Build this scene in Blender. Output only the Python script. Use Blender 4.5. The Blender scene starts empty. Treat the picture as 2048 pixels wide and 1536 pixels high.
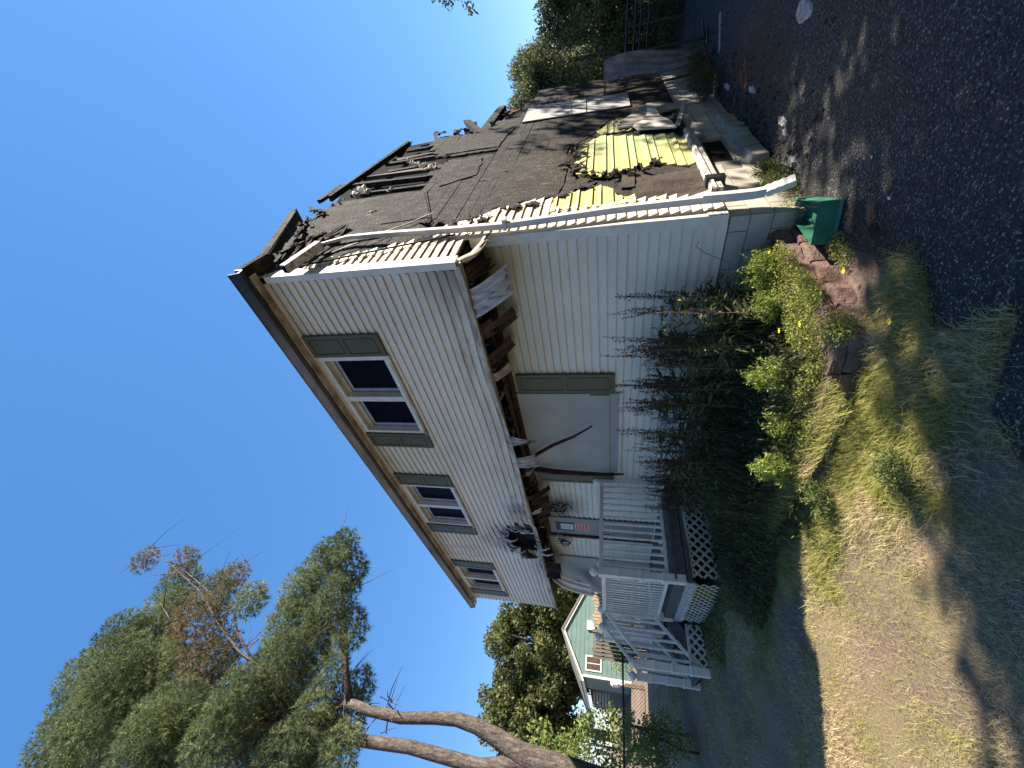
import bpy, bmesh, math, random
import numpy as np
from mathutils import Vector, Matrix

random.seed(11)
RNG = np.random.default_rng(11)
scene = bpy.context.scene
COL = scene.collection

# ------------------------------------------------------------------ camera
# world frame: origin at the near front corner of the house, +X right along the front, +Y into the lot, +Z up
CAM = Vector((1.909, -4.248, 1.6))
YAW, PITCH, ROLL = math.radians(44.89), math.radians(13.38), math.radians(-0.33)
hd = Vector((-math.sin(YAW), math.cos(YAW), 0)); rt = Vector((math.cos(YAW), math.sin(YAW), 0))
fw = hd * math.cos(PITCH) + Vector((0, 0, math.sin(PITCH)))
up = -hd * math.sin(PITCH) + Vector((0, 0, math.cos(PITCH)))
r2 = rt * math.cos(ROLL) + up * math.sin(ROLL)
u2 = up * math.cos(ROLL) - rt * math.sin(ROLL)
cam_d = bpy.data.cameras.new("camera"); cam = bpy.data.objects.new("camera", cam_d); COL.objects.link(cam)
ax, ay, az = -u2, r2, -fw                      # the phone was held upright, the picture is stored turned a quarter
cam.matrix_world = Matrix(((ax.x, ay.x, az.x, CAM.x), (ax.y, ay.y, az.y, CAM.y), (ax.z, ay.z, az.z, CAM.z), (0, 0, 0, 1)))
cam_d.sensor_width = 36; cam_d.lens = 36 * 803.9 / 2048; cam_d.clip_end = 2000; cam_d.clip_start = 0.05
scene.camera = cam

# ------------------------------------------------------------------ sky, sun, exposure
SUN_EL, SUN_AZ = math.radians(38), math.radians(46)      # azimuth from +Y towards +X
world = bpy.data.worlds.new("World"); scene.world = world; world.use_nodes = True
wn = world.node_tree; wn.nodes.clear()
sky = wn.nodes.new('ShaderNodeTexSky'); sky.sky_type = 'NISHITA'; sky.sun_disc = False
sky.sun_elevation = SUN_EL; sky.sun_rotation = SUN_AZ; sky.air_density = 1.0; sky.dust_density = 0.1; sky.ozone_density = 1.6
bg = wn.nodes.new('ShaderNodeBackground'); bg.inputs[1].default_value = 0.10
wo = wn.nodes.new('ShaderNodeOutputWorld')
hs = wn.nodes.new('ShaderNodeHueSaturation'); hs.inputs['Saturation'].default_value = 1.2
wn.links.new(sky.outputs[0], hs.inputs['Color'])
even = wn.nodes.new('ShaderNodeMix'); even.data_type = 'RGBA'; even.inputs[0].default_value = 0.6      # a clear sky, evener than the model's
even.inputs[7].default_value = (0.36, 1.15, 2.85, 1); wn.links.new(hs.outputs[0], even.inputs[6]); wn.links.new(even.outputs[2], bg.inputs[0])
wn.links.new(bg.outputs[0], wo.inputs[0])
sd = bpy.data.lights.new("sun", 'SUN'); sd.energy = 5.0; sd.angle = math.radians(0.53); sd.color = (1.0, 0.90, 0.75)
so = bpy.data.objects.new("sun", sd); COL.objects.link(so)
SUNV = Vector((math.sin(SUN_AZ) * math.cos(SUN_EL), math.cos(SUN_AZ) * math.cos(SUN_EL), math.sin(SUN_EL)))
so.rotation_euler = SUNV.to_track_quat('Z', 'Y').to_euler(); so.location = (20, 20, 25)
vs = scene.view_settings
vs.view_transform = 'Standard'; vs.look = 'None'; vs.exposure = 1.55; vs.gamma = 1.0; vs.use_curve_mapping = False


# ------------------------------------------------------------------ material helpers
class G:
    def __init__(s, name):
        s.m = bpy.data.materials.new(name); s.m.use_nodes = True
        s.t = s.m.node_tree; s.n = s.t.nodes; s.l = s.t.links
        s.b = s.n['Principled BSDF']
        s.tc = s.n.new('ShaderNodeTexCoord'); s.geo = s.n.new('ShaderNodeNewGeometry'); s.oi = s.n.new('ShaderNodeObjectInfo')
        s._pos = None
    def node(s, k, **kw):
        n = s.n.new(k)
        for a, b in kw.items(): setattr(n, a, b)
        return n
    def put(s, v, sock):
        if hasattr(v, 'is_linked') or isinstance(v, bpy.types.NodeSocket): s.l.new(v, sock)
        else:
            if sock.type == 'RGBA' and len(v) == 3: v = (*v, 1)
            sock.default_value = v
    def math(s, op, a, b=0.0, clamp=False):
        n = s.node('ShaderNodeMath', operation=op); n.use_clamp = clamp
        s.put(a, n.inputs[0]); s.put(b, n.inputs[1]); return n.outputs[0]
    def add(s, a, b): return s.math('ADD', a, b)
    def mul(s, a, b): return s.math('MULTIPLY', a, b)
    @property
    def P(s): return s.geo.outputs['Position']
    @property
    def O(s): return s.tc.outputs['Object']
    def ovec(s):       # object coordinates shifted per object, so copies do not repeat
        v = s.node('ShaderNodeVectorMath', operation='ADD'); c = s.node('ShaderNodeCombineXYZ')
        k = s.mul(s.oi.outputs['Random'], 37.0)
        for i in range(3): s.l.new(k, c.inputs[i])
        s.l.new(s.O, v.inputs[0]); s.l.new(c.outputs[0], v.inputs[1]); return v.outputs[0]
    def xyz(s):
        if not s._pos:
            n = s.node('ShaderNodeSeparateXYZ'); s.l.new(s.P, n.inputs[0]); s._pos = n.outputs
        return s._pos
    def noise(s, scale, vec=None, detail=4, rough=0.55, dist=0.0):
        n = s.node('ShaderNodeTexNoise'); n.inputs['Scale'].default_value = scale; n.inputs['Detail'].default_value = detail
        n.inputs['Roughness'].default_value = rough; n.inputs['Distortion'].default_value = dist
        s.l.new(vec if vec else s.P, n.inputs['Vector']); return n.outputs['Fac']
    def stretch(s, vec, sc):
        n = s.node('ShaderNodeMapping'); n.inputs['Scale'].default_value = sc; s.l.new(vec, n.inputs[0]); return n.outputs[0]
    def voro(s, scale, vec=None, feature='F1', out='Distance'):
        n = s.node('ShaderNodeTexVoronoi', feature=feature); n.inputs['Scale'].default_value = scale
        s.l.new(vec if vec else s.P, n.inputs['Vector']); return n.outputs[out]
    def rng(s, v, a, b, c=0.0, d=1.0):
        n = s.node('ShaderNodeMapRange'); n.clamp = True; s.put(v, n.inputs[0])
        for i, k in enumerate((a, b, c, d)): n.inputs[i + 1].default_value = k
        return n.outputs[0]
    def ramp(s, f, stops):
        n = s.node('ShaderNodeValToRGB'); s.put(f, n.inputs[0]); e = n.color_ramp.elements
        while len(e) < len(stops): e.new(0.5)
        for i, (p, c) in enumerate(stops): e[i].position = p; e[i].color = (*c, 1)
        return n.outputs[0]
    def mix(s, f, a, b, mode='MIX'):
        n = s.node('ShaderNodeMix', data_type='RGBA', blend_type=mode)
        s.put(f, n.inputs[0]); s.put(a, n.inputs[6]); s.put(b, n.inputs[7]); return n.outputs[2]
    def near(s, c, r0, r1, wob=0.0, wscale=3.0):       # 1 inside r0 of world point c, 0 beyond r1
        n = s.node('ShaderNodeVectorMath', operation='DISTANCE'); s.l.new(s.P, n.inputs[0]); n.inputs[1].default_value = c
        d = n.outputs['Value']
        if wob: d = s.add(d, s.mul(s.math('SUBTRACT', s.noise(wscale), 0.5), wob))
        return s.rng(d, r0, r1, 1.0, 0.0)
    def out(s, color, rough=0.7, bump=None, bstr=0.3, bdist=0.01, spec=0.3, metal=0.0):
        s.put(color, s.b.inputs['Base Color']); s.put(rough, s.b.inputs['Roughness'])
        s.b.inputs['Specular IOR Level'].default_value = spec; s.b.inputs['Metallic'].default_value = metal
        if bump is not None:
            n = s.node('ShaderNodeBump'); n.inputs['Strength'].default_value = bstr; n.inputs['Distance'].default_value = bdist
            s.l.new(bump, n.inputs['Height']); s.l.new(n.outputs[0], s.b.inputs['Normal'])
        return s.m


def plain(name, c, var=0.25, scale=6.0, rough=0.7, bscale=60.0, bstr=0.25, bdist=0.004, spec=0.3, metal=0.0, local=False):
    g = G(name); v = g.ovec() if local else None
    f = g.noise(scale, v, 5, 0.6)
    lo = tuple(k * (1 - var) for k in c); hi = tuple(min(1, k * (1 + var)) for k in c)
    return g.out(g.ramp(f, [(0.3, lo), (0.7, hi)]), rough, g.noise(bscale, v, 3), bstr, bdist, spec, metal)


def leafy(name, c1, c2, trans=0.25, rough=0.55, scale=1.3):
    g = G(name)
    f = g.noise(scale, None, 3); f2 = g.noise(23.0, None, 2)
    col = g.ramp(g.add(g.mul(f, 0.6), g.mul(f2, 0.4)), [(0.36, c1), (0.64, c2)])
    m = g.out(col, rough, None, spec=0.25)
    tr = g.node('ShaderNodeBsdfTranslucent'); g.l.new(col, tr.inputs[0])
    mx = g.node('ShaderNodeMixShader'); mx.inputs[0].default_value = trans
    o = g.n['Material Output']
    g.l.new(g.b.outputs[0], mx.inputs[1]); g.l.new(tr.outputs[0], mx.inputs[2]); g.l.new(mx.outputs[0], o.inputs[0])
    return m


M = {}
def siding_mat():
    g = G('vinyl_siding'); x, y, z = g.xyz()
    big = g.noise(0.9, None, 4); fine = g.noise(14.0, g.stretch(g.P, (0.5, 0.5, 3.0)), 5, 0.65)
    white = g.ramp(g.add(g.mul(big, 0.5), g.mul(fine, 0.5)), [(0.35, (0.60, 0.53, 0.41)), (0.62, (0.74, 0.66, 0.52))])
    # grime that runs along the laps
    white = g.mix(g.rng(fine, 0.58, 0.85, 0, 0.35), white, (0.30, 0.29, 0.26))
    # heat-yellowed vinyl under the burnt soffit
    wob = g.mul(g.math('SUBTRACT', g.noise(1.7, g.stretch(g.P, (1.0, 1.0, 0.35))), 0.5), 0.55)
    zz = g.add(z, wob)
    low = g.math('LESS_THAN', z, 3.1)
    warm = g.mul(g.rng(zz, 2.15, 3.02), low)
    white = g.mix(g.mul(warm, 0.8), white, (0.40, 0.35, 0.19))
    soot = g.mul(g.rng(zz, 2.78, 3.1), low)
    white = g.mix(g.mul(soot, 0.75), white, (0.12, 0.085, 0.055))
    # smoke and dirt at the lower edge of the upper storey
    up_ = g.math('GREATER_THAN', z, 3.1)
    edge = g.mul(g.rng(g.add(zz, g.mul(fine, 0.25)), 3.85, 3.2), up_)
    white = g.mix(g.mul(edge, g.rng(g.noise(2.3, g.stretch(g.P, (0.6, 1, 2.5)), 4, 0.7), 0.42, 0.7, 0.1, 0.85)), white, (0.20, 0.165, 0.12))
    eave = g.mul(g.rng(zz, 5.25, 5.6), up_)
    white = g.mix(g.mul(eave, 0.55), white, (0.33, 0.27, 0.18))
    # scorch round the hole over the door
    sc = g.near((-6.65, -0.55, 3.30), 0.2, 1.05, 1.4, 2.4)
    white = g.mix(g.mul(sc, 0.8), white, (0.055, 0.05, 0.047))
    sc2 = g.near((-5.3, -0.55, 3.2), 0.05, 0.5, 0.5, 5.0)
    white = g.mix(g.mul(sc2, 0.7), white, (0.10, 0.075, 0.05))
    sc3 = g.near((-6.0, -0.03, 2.6), 0.15, 0.7, 0.5, 5.0)
    white = g.mix(g.mul(sc3, 0.8), white, (0.06, 0.05, 0.04))
    sc4 = g.near((0.0, -0.5, 3.15), 0.05, 0.75, 0.5, 4.0)
    white = g.mix(g.mul(sc4, 0.6), white, (0.15, 0.11, 0.07))
    return g.out(white, g.rng(fine, 0.3, 0.7, 0.38, 0.6), g.noise(45, g.stretch(g.P, (0.3, 0.3, 1.0)), 3), 0.12, 0.003, 0.35)
M['siding'] = siding_mat()

def char_mat(name, brown):
    g = G(name); x, y, z = g.xyz()
    n1 = g.noise(2.2, None, 6, 0.65); n2 = g.add(g.mul(g.noise(6.0, g.stretch(g.P, (1, 1.4, .7)), 6, 0.8), 0.5), g.mul(g.noise(19.0, g.stretch(g.P, (1, 1.5, .8)), 5, 0.75), 0.5)); al = g.voro(55.0, g.stretch(g.P, (1, 0.45, 1)))
    c = g.ramp(n2, [(0.40, (0.004, 0.004, 0.004)), (0.46, (0.019, 0.018, 0.018)), (0.54, (0.050, 0.047, 0.046)), (0.62, (0.125, 0.118, 0.114))])
    c = g.mix(g.rng(n1, 0.46, 0.66, 0, 0.75), c, (0.013, 0.012, 0.012))
    c = g.mix(g.rng(g.noise(5.0, g.stretch(g.P, (1, 1.6, .6)), 5, 0.7), 0.55, 0.75, 0, 0.35), c, (0.15, 0.145, 0.14))
    if brown:
        grain = g.noise(9.0, g.stretch(g.P, (1, 0.8, 9.0)), 5, 0.7, 0.6)
        wood = g.ramp(grain, [(0.36, (0.012, 0.009, 0.008)), (0.50, (0.034, 0.027, 0.023)), (0.70, (0.088, 0.068, 0.054))])
        f = g.mul(g.rng(g.add(z, g.mul(n1, 1.6)), 4.3, 2.9), g.rng(n1, 0.32, 0.6, 0.35, 1.0))
        c = g.mix(g.mul(f, 0.7), c, wood)
        bare = g.near((0.0, 1.95, 2.45), 0.2, 1.0, 0.9, 4.0)
        c = g.mix(g.mul(bare, g.rng(g.noise(7.0, g.stretch(g.P, (1, 4.0, 0.8)), 5, 0.7), 0.56, 0.68, 0, 0.85)), c, (0.42, 0.22, 0.09))
    return g.out(c, 0.85, g.add(g.mul(al, 0.5), g.mul(n2, 1.4)), 1.0, 0.02, 0.25)
M['char'] = char_mat('charred_timber', False)
M['sheath'] = char_mat('charred_sheathing', True)
M['black'] = plain('burnt_and_unlit_black', (0.010, 0.009, 0.009), 0.4, 4, 0.95, 20, 0.4, 0.01, 0.1)  # char black, also painted as shade in openings and under the porch
M['brownburn'] = plain('scorched_brown_wood', (0.060, 0.034, 0.024), 0.6, 5, 0.7, 30, 0.5, 0.01)
M['trim'] = plain('white_trim_paint', (0.62, 0.58, 0.51), 0.14, 5, 0.45, 50, 0.12, 0.003, 0.35)
M['jamb'] = plain('yellowed_window_jamb', (0.40, 0.34, 0.24), 0.3, 5, 0.6)
def trim_burn():
    g = G('heat_stained_trim'); n = g.noise(3.0, g.stretch(g.P, (0.7, 1, 2)), 5, 0.7)
    c = g.ramp(n, [(0.3, (0.08, 0.06, 0.042)), (0.45, (0.32, 0.26, 0.18)), (0.62, (0.56, 0.50, 0.40))])
    return g.out(c, 0.6, g.noise(30), 0.3, 0.006)
M['trimburn'] = trim_burn()
def gutter_mat():
    g = G('weathered_gutter'); n = g.noise(2.0, g.stretch(g.P, (0.4, 1, 3)), 5, 0.7)
    c = g.ramp(n, [(0.3, (0.06, 0.046, 0.035)), (0.5, (0.17, 0.135, 0.10)), (0.75, (0.30, 0.26, 0.21))])
    c = g.mix(g.near((0.2, -0.7, 5.65), 0.2, 1.6, 0.6), c, (0.02, 0.019, 0.02))
    return g.out(c, 0.55, g.noise(30), 0.2, 0.004)
M['gutter'] = gutter_mat()
M['shutter'] = plain('dark_green_shutter', (0.088, 0.080, 0.038), 0.14, 9, 0.5, 80, 0.1, 0.002, 0.3)
M['ply'] = plain('grey_painted_plywood', (0.33, 0.315, 0.265), 0.10, 2.0, 0.6, 25, 0.15, 0.004)
M['foam'] = None
def foam_mat():
    g = G('yellow_foam_board'); n = g.noise(3.0, None, 5); f = g.noise(30.0, g.stretch(g.P, (1, 0.4, 2)), 4, 0.7)
    c = g.ramp(n, [(0.35, (0.44, 0.40, 0.14)), (0.65, (0.53, 0.485, 0.21))])
    c = g.mix(g.rng(f, 0.62, 0.8, 0, 0.4), c, (0.40, 0.36, 0.18))
    c = g.mix(g.near((0.05, 2.9, 1.2), 0.3, 1.1, 0.7), c, (0.32, 0.385, 0.19))  # greener tone painted where the foam lies in shade
    return g.out(c, 0.7, f, 0.25, 0.006)
M['foam'] = foam_mat()
M['tar'] = plain('brown_felt_paper', (0.050, 0.038, 0.032), 0.45, 3.5, 0.75, 14, 0.8, 0.02)
M['foil'] = plain('scorched_vinyl_scrap', (0.40, 0.40, 0.39), 0.6, 7, 0.6, 20, 0.4, 0.01)
def sootwhite_mat():
    g = G('sooty_white_vinyl'); n = g.noise(7.0, g.stretch(g.P, (1.2, 1, .35)), 5, .7)
    c = g.ramp(n, [(0.36, (0.05, 0.045, 0.045)), (0.48, (0.42, 0.42, 0.42)), (0.7, (0.60, 0.60, 0.59))])
    return g.out(c, 0.45, None)
M['sootwhite'] = sootwhite_mat()
M['insul'] = plain('loose_insulation', (0.74, 0.72, 0.68), 0.2, 20, 0.95, 60, 1.0, 0.02, 0.1)
M['weather'] = None
def weather_mat():
    g = G('weathered_grey_timber'); gr = g.noise(12.0, g.stretch(g.P, (1, 1, 7)), 6, 0.7, 0.5)
    c = g.ramp(gr, [(0.3, (0.045, 0.04, 0.037)), (0.55, (0.13, 0.12, 0.11)), (0.75, (0.24, 0.22, 0.20))])
    return g.out(c, 0.85, gr, 0.7, 0.012)
M['weather'] = weather_mat()
def peel_mat():
    g = G('peeling_white_paint'); n = g.noise(14.0, g.stretch(g.P, (1, 1, 4)), 6, 0.75)
    c = g.ramp(n, [(0.40, (0.13, 0.10, 0.085)), (0.48, (0.42, 0.41, 0.39)), (0.7, (0.62, 0.61, 0.59))])
    return g.out(c, 0.7, n, 0.6, 0.008)
M['peel'] = peel_mat()
def block_mat():
    g = G('painted_concrete_block'); n = g.noise(3.0, None, 5, 0.6); x, y, z = g.xyz()
    c = g.ramp(n, [(0.35, (0.33, 0.315, 0.27)), (0.65, (0.44, 0.425, 0.37))])
    c = g.mix(g.rng(g.add(z, g.mul(g.noise(6.0), 0.3)), 0.22, -0.05, 0, 0.55), c, (0.14, 0.12, 0.095))
    return g.out(c, 0.85, g.noise(50), 0.4, 0.006)
M['block'] = block_mat()
M['mortar'] = plain('mortar', (0.20, 0.19, 0.17), 0.3, 6)
def glass_mat():
    g = G('dark_window_glass'); n = g.noise(1.5, None, 3)
    return g.out((0.006, 0.006, 0.011), 0.3, n, 0.04, 0.01, 0.02)
M['glass'] = glass_mat()
M['sash'] = plain('aluminium_sash', (0.30, 0.34, 0.42), 0.25, 8, 0.45)
M['door'] = plain('grey_green_door', (0.235, 0.24, 0.215), 0.08, 2, 0.5)
M['navy'] = plain('navy_print', (0.012, 0.018, 0.06), 0.1, 3, 0.5)
M['paper'] = plain('notice_paper', (0.62, 0.63, 0.66), 0.05, 3, 0.6)
M['ink'] = plain('notice_ink', (0.25, 0.27, 0.34), 0.1, 3, 0.6)
M['redpaper'] = plain('red_notice', (0.60, 0.10, 0.075), 0.2, 8, 0.6)
M['pinkpaper'] = plain('pink_notice_print', (0.60, 0.36, 0.34), 0.1, 8, 0.6)
M['metal'] = plain('dark_metal', (0.05, 0.05, 0.055), 0.3, 8, 0.4, metal=0.6)
M['wire'] = plain('galvanised_wire', (0.10, 0.10, 0.105), 0.3, 8, 0.5, metal=0.5)
M['white'] = plain('white_vinyl', (0.72, 0.675, 0.60), 0.12, 4, 0.4, 40, 0.08, 0.002, 0.4)
M['downspout'] = plain('white_downspout_enamel', (0.58, 0.57, 0.54), 0.16, 7, 0.42, 40, 0.12, 0.003, 0.4)
def lattice_mat():
    g = G('aged_lattice_vinyl'); n = g.noise(3.5, None, 5)
    c = g.ramp(n, [(0.35, (0.45, 0.43, 0.36)), (0.65, (0.60, 0.60, 0.57))])
    c = g.mix(g.near((-5.1, -1.72, 0.2), 0.1, 0.9, 0.5), c, (0.50, 0.42, 0.24))
    return g.out(c, 0.5, None)
M['lattice'] = lattice_mat()
def redblock_mat():
    g = G('red_split_face_block'); n = g.noise(5.0, None, 5, 0.6); f = g.noise(60.0, None, 4, 0.7)
    c = g.ramp(g.add(g.mul(n, 0.5), g.mul(f, 0.5)), [(0.35, (0.125, 0.080, 0.066)), (0.65, (0.26, 0.178, 0.148))])
    return g.out(c, 0.9, g.add(f, g.mul(g.noise(22.0, None, 3), 1.5)), 1.0, 0.022, 0.2)
M['redblock'] = redblock_mat()
def asphalt_mat():
    g = G('worn_asphalt'); x, y, z = g.xyz()
    v = g.voro(70.0, None, 'F1', 'Color'); sep = g.node('ShaderNodeSeparateColor'); g.l.new(v, sep.inputs[0])
    d = g.voro(70.0); n = g.noise(1.2, None, 5, 0.6)
    stone = g.ramp(sep.outputs[0], [(0.0, (0.011, 0.011, 0.012)), (0.66, (0.036, 0.034, 0.034)), (0.86, (0.13, 0.125, 0.12)), (1.0, (0.40, 0.39, 0.375))])
    c = g.mix(g.rng(d, 0.25, 0.6, 0, 0.9), stone, (0.014, 0.014, 0.016))
    c = g.mix(g.rng(n, 0.52, 0.75, 0, 0.45), c, (0.06, 0.051, 0.043))
    grit = g.mul(g.near((0.25, 1.5, -0.3), 0.2, 3.4, 0.8, 2.5), g.rng(n, 0.4, 0.6))
    c = g.mix(g.mul(grit, 0.7), c, (0.016, 0.015, 0.015))
    rust = g.near((0.70, 3.2, -0.3), 0.3, 1.1, 1.0, 4.0)
    c = g.mix(g.mul(rust, g.rng(g.noise(16.0), 0.42, 0.6, 0, 0.8)), c, (0.10, 0.045, 0.02))
    return g.out(c, g.rng(sep.outputs[1], 0, 1, 0.45, 0.85), g.math('SUBTRACT', 0.7, d), 1.0, 0.010, 0.4)
M['asphalt'] = asphalt_mat()
def soil_mat():
    g = G('lawn_soil'); n = g.noise(1.1, None, 5, 0.6); f = g.noise(45.0, None, 5, 0.7); x, y, z = g.xyz()
    c = g.ramp(f, [(0.3, (0.075, 0.054, 0.044)), (0.7, (0.25, 0.18, 0.145))])
    c = g.mix(g.rng(n, 0.42, 0.62, 0, 0.8), c, (0.22, 0.175, 0.10))
    far = g.rng(x, -9.5, -11.5)
    c = g.mix(far, c, g.ramp(g.noise(0.8, None, 5), [(0.35, (0.20, 0.145, 0.105)), (0.7, (0.28, 0.21, 0.155))]))
    bk = g.rng(y, 8.5, 10.0)
    c = g.mix(bk, c, g.ramp(g.noise(2.0, None, 4), [(0.3, (0.10, 0.13, 0.03)), (0.7, (0.17, 0.20, 0.05))]))
    return g.out(c, 0.95, f, 0.8, 0.02, 0.15)
M['soil'] = soil_mat()
def grass_mat():
    g = G('grass_blades'); n = g.noise(1.4, None, 4, 0.6); f = g.noise(31.0, None, 2); x, y, z = g.xyz()
    dry = g.ramp(f, [(0.35, (0.36, 0.28, 0.15)), (0.65, (0.64, 0.53, 0.31))])
    green = g.ramp(f, [(0.35, (0.19, 0.20, 0.045)), (0.65, (0.44, 0.41, 0.13))])
    gz = g.math('MAXIMUM', g.rng(y, -3.0, -1.9), g.mul(g.rng(y, -4.3, -2.8), 0.35))
    k = g.rng(g.add(n, g.mul(gz, 0.20)), 0.50, 0.66)
    c = g.mix(k, dry, green)
    m = g.out(c, 0.6, None, spec=0.25)
    tr = g.node('ShaderNodeBsdfTranslucent'); g.l.new(c, tr.inputs[0]); mx = g.node('ShaderNodeMixShader'); mx.inputs[0].default_value = 0.25
    g.l.new(g.b.outputs[0], mx.inputs[1]); g.l.new(tr.outputs[0], mx.inputs[2]); g.l.new(mx.outputs[0], g.n['Material Output'].inputs[0])
    return m
M['grass'] = grass_mat()
M['weedleaf'] = leafy('weed_leaf', (0.036, 0.046, 0.017), (0.11, 0.12, 0.045), 0.2)
M['weedlight'] = leafy('pale_weed_leaf', (0.09, 0.13, 0.04), (0.22, 0.24, 0.09), 0.3)
M['seed'] = plain('brown_seed_head', (0.055, 0.034, 0.026), 0.5, 20, 0.9)
M['stem'] = plain('dry_stem', (0.17, 0.115, 0.07), 0.4, 10, 0.8)
M['feather'] = leafy('feathery_weed', (0.16, 0.23, 0.045), (0.36, 0.42, 0.10), 0.3)
M['cover'] = leafy('ground_cover', (0.18, 0.22, 0.045), (0.40, 0.39, 0.12), 0.3)
M['pine'] = leafy('pine_needles', (0.065, 0.095, 0.042), (0.235, 0.275, 0.125), 0.3, 0.5, 0.7)
M['pinebrown'] = leafy('browned_pine_needles', (0.13, 0.105, 0.05), (0.26, 0.20, 0.10), 0.3, 0.6, 0.8)
M['oakleaf'] = leafy('oak_leaves', (0.050, 0.065, 0.018), (0.17, 0.18, 0.065), 0.3, 0.5, 0.5)
M['juniper'] = leafy('juniper_foliage', (0.06, 0.078, 0.028), (0.29, 0.30, 0.125), 0.25, 0.6, 0.8)
M['shrub'] = leafy('sunny_shrub', (0.08, 0.12, 0.025), (0.24, 0.28, 0.08), 0.3, 0.5, 0.9)
M['yellowfl'] = plain('yellow_petals', (0.75, 0.60, 0.03), 0.1, 5, 0.6)
def bark_mat():
    g = G('pine_bark'); v = g.stretch(g.P, (1, 1, 0.45)); f = g.noise(16.0, v, 6, 0.7, 0.4); vo = g.voro(22.0, v, 'DISTANCE_TO_EDGE')
    c = g.ramp(f, [(0.3, (0.045, 0.036, 0.033)), (0.55, (0.135, 0.110, 0.098)), (0.75, (0.24, 0.205, 0.185))])
    c = g.mix(g.rng(g.noise(30.0, g.stretch(g.P, (1, 1, .3)), 4, .7), 0.5, 0.62, 0, .7), c, (0.04, 0.033, 0.03))
    return g.out(c, 0.9, f, 1.0, 0.04, 0.2)
M['bark'] = bark_mat()
M['teal'] = plain('teal_clapboard', (0.098, 0.158, 0.142), 0.12, 2, 0.6)
M['teal_shade'] = plain('shaded_porch_wall', (0.035, 0.045, 0.05), 0.2, 2, 0.7)  # teal darkened in its colour for the shade of the recessed porch
M['shingle'] = plain('grey_roof_shingle', (0.17, 0.163, 0.135), 0.35, 9, 0.9, 12, 0.5, 0.03)
M['stockade'] = plain('tan_fence_picket', (0.30, 0.225, 0.16), 0.25, 5, 0.85, local=True)
M['stockade_shade'] = plain('shaded_fence_picket', (0.14, 0.115, 0.09), 0.3, 5, 0.85, local=True)  # shaded copy of the picket wood, the shade put into its colour
M['urn'] = plain('white_cast_stone', (0.72, 0.70, 0.66), 0.1, 8)
M['green'] = None
def splash_mat():
    g = G('green_plastic'); n = g.noise(7.0, None, 5, 0.6); f = g.noise(40.0, None, 4, 0.7)
    c = g.ramp(n, [(0.35, (0.020, 0.115, 0.072)), (0.65, (0.036, 0.165, 0.108))])
    c = g.mix(g.rng(f, 0.6, 0.75, 0, 0.6), c, (0.09, 0.08, 0.06))
    return g.out(c, g.rng(n, 0.3, 0.7, 0.35, 0.6), f, 0.15, 0.004, 0.4)
M['green'] = splash_mat()
M['tarp'] = plain('grey_plastic_sheet', (0.22, 0.23, 0.25), 0.45, 6, 0.35, 12, 0.8, 0.03, 0.5)
M['plaster'] = plain('plaster_fragment', (0.36, 0.355, 0.35), 0.45, 18, 0.9, 50, 0.6, 0.01)
M['pebble'] = plain('loose_gravel', (0.20, 0.19, 0.18), 0.7, 25, 0.85)
M['coal'] = plain('charcoal_debris', (0.022, 0.020, 0.020), 0.5, 15, 0.9, 40, 0.8, 0.01)
M['needle_litter'] = plain('brown_needle_litter', (0.15, 0.075, 0.035), 0.4, 20, 0.9)
M['whitepanel'] = plain('bleached_white_panel', (0.36, 0.36, 0.355), 0.16, 10, 0.7, 60, 0.3, 0.004)
M['orange'] = plain('raw_burnt_wood', (0.40, 0.17, 0.06), 0.4, 8, 0.8)
M['concrete'] = plain('concrete', (0.25, 0.245, 0.235), 0.3, 5, 0.9, 40, 0.5, 0.008)


# ------------------------------------------------------------------ mesh helpers
WL = {}
def origin_of(p): return WL.get(p.name, Vector((0, 0, 0))) if p else Vector((0, 0, 0))

def link(name, me, mat, parent=None, loc=None):
    o = bpy.data.objects.new(name, me); COL.objects.link(o)
    if mat and not me.materials: me.materials.append(mat)
    if parent: o.parent = parent
    base = origin_of(parent)
    w = base if loc is None else Vector(loc)
    o.location = w - base if parent else w
    WL[o.name] = Vector(w)
    return o

def tag(o, label=None, cat=None, group=None, kind=None):
    if label: o['label'] = label
    if cat: o['category'] = cat
    if group: o['group'] = group
    if kind: o['kind'] = kind
    return o

def thing(name, label, cat, loc=(0, 0, 0), group=None):
    o = bpy.data.objects.new(name, None); COL.objects.link(o); o.location = loc; o.empty_display_size = 0.1
    WL[o.name] = Vector(loc); return tag(o, label, cat, group)

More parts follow.
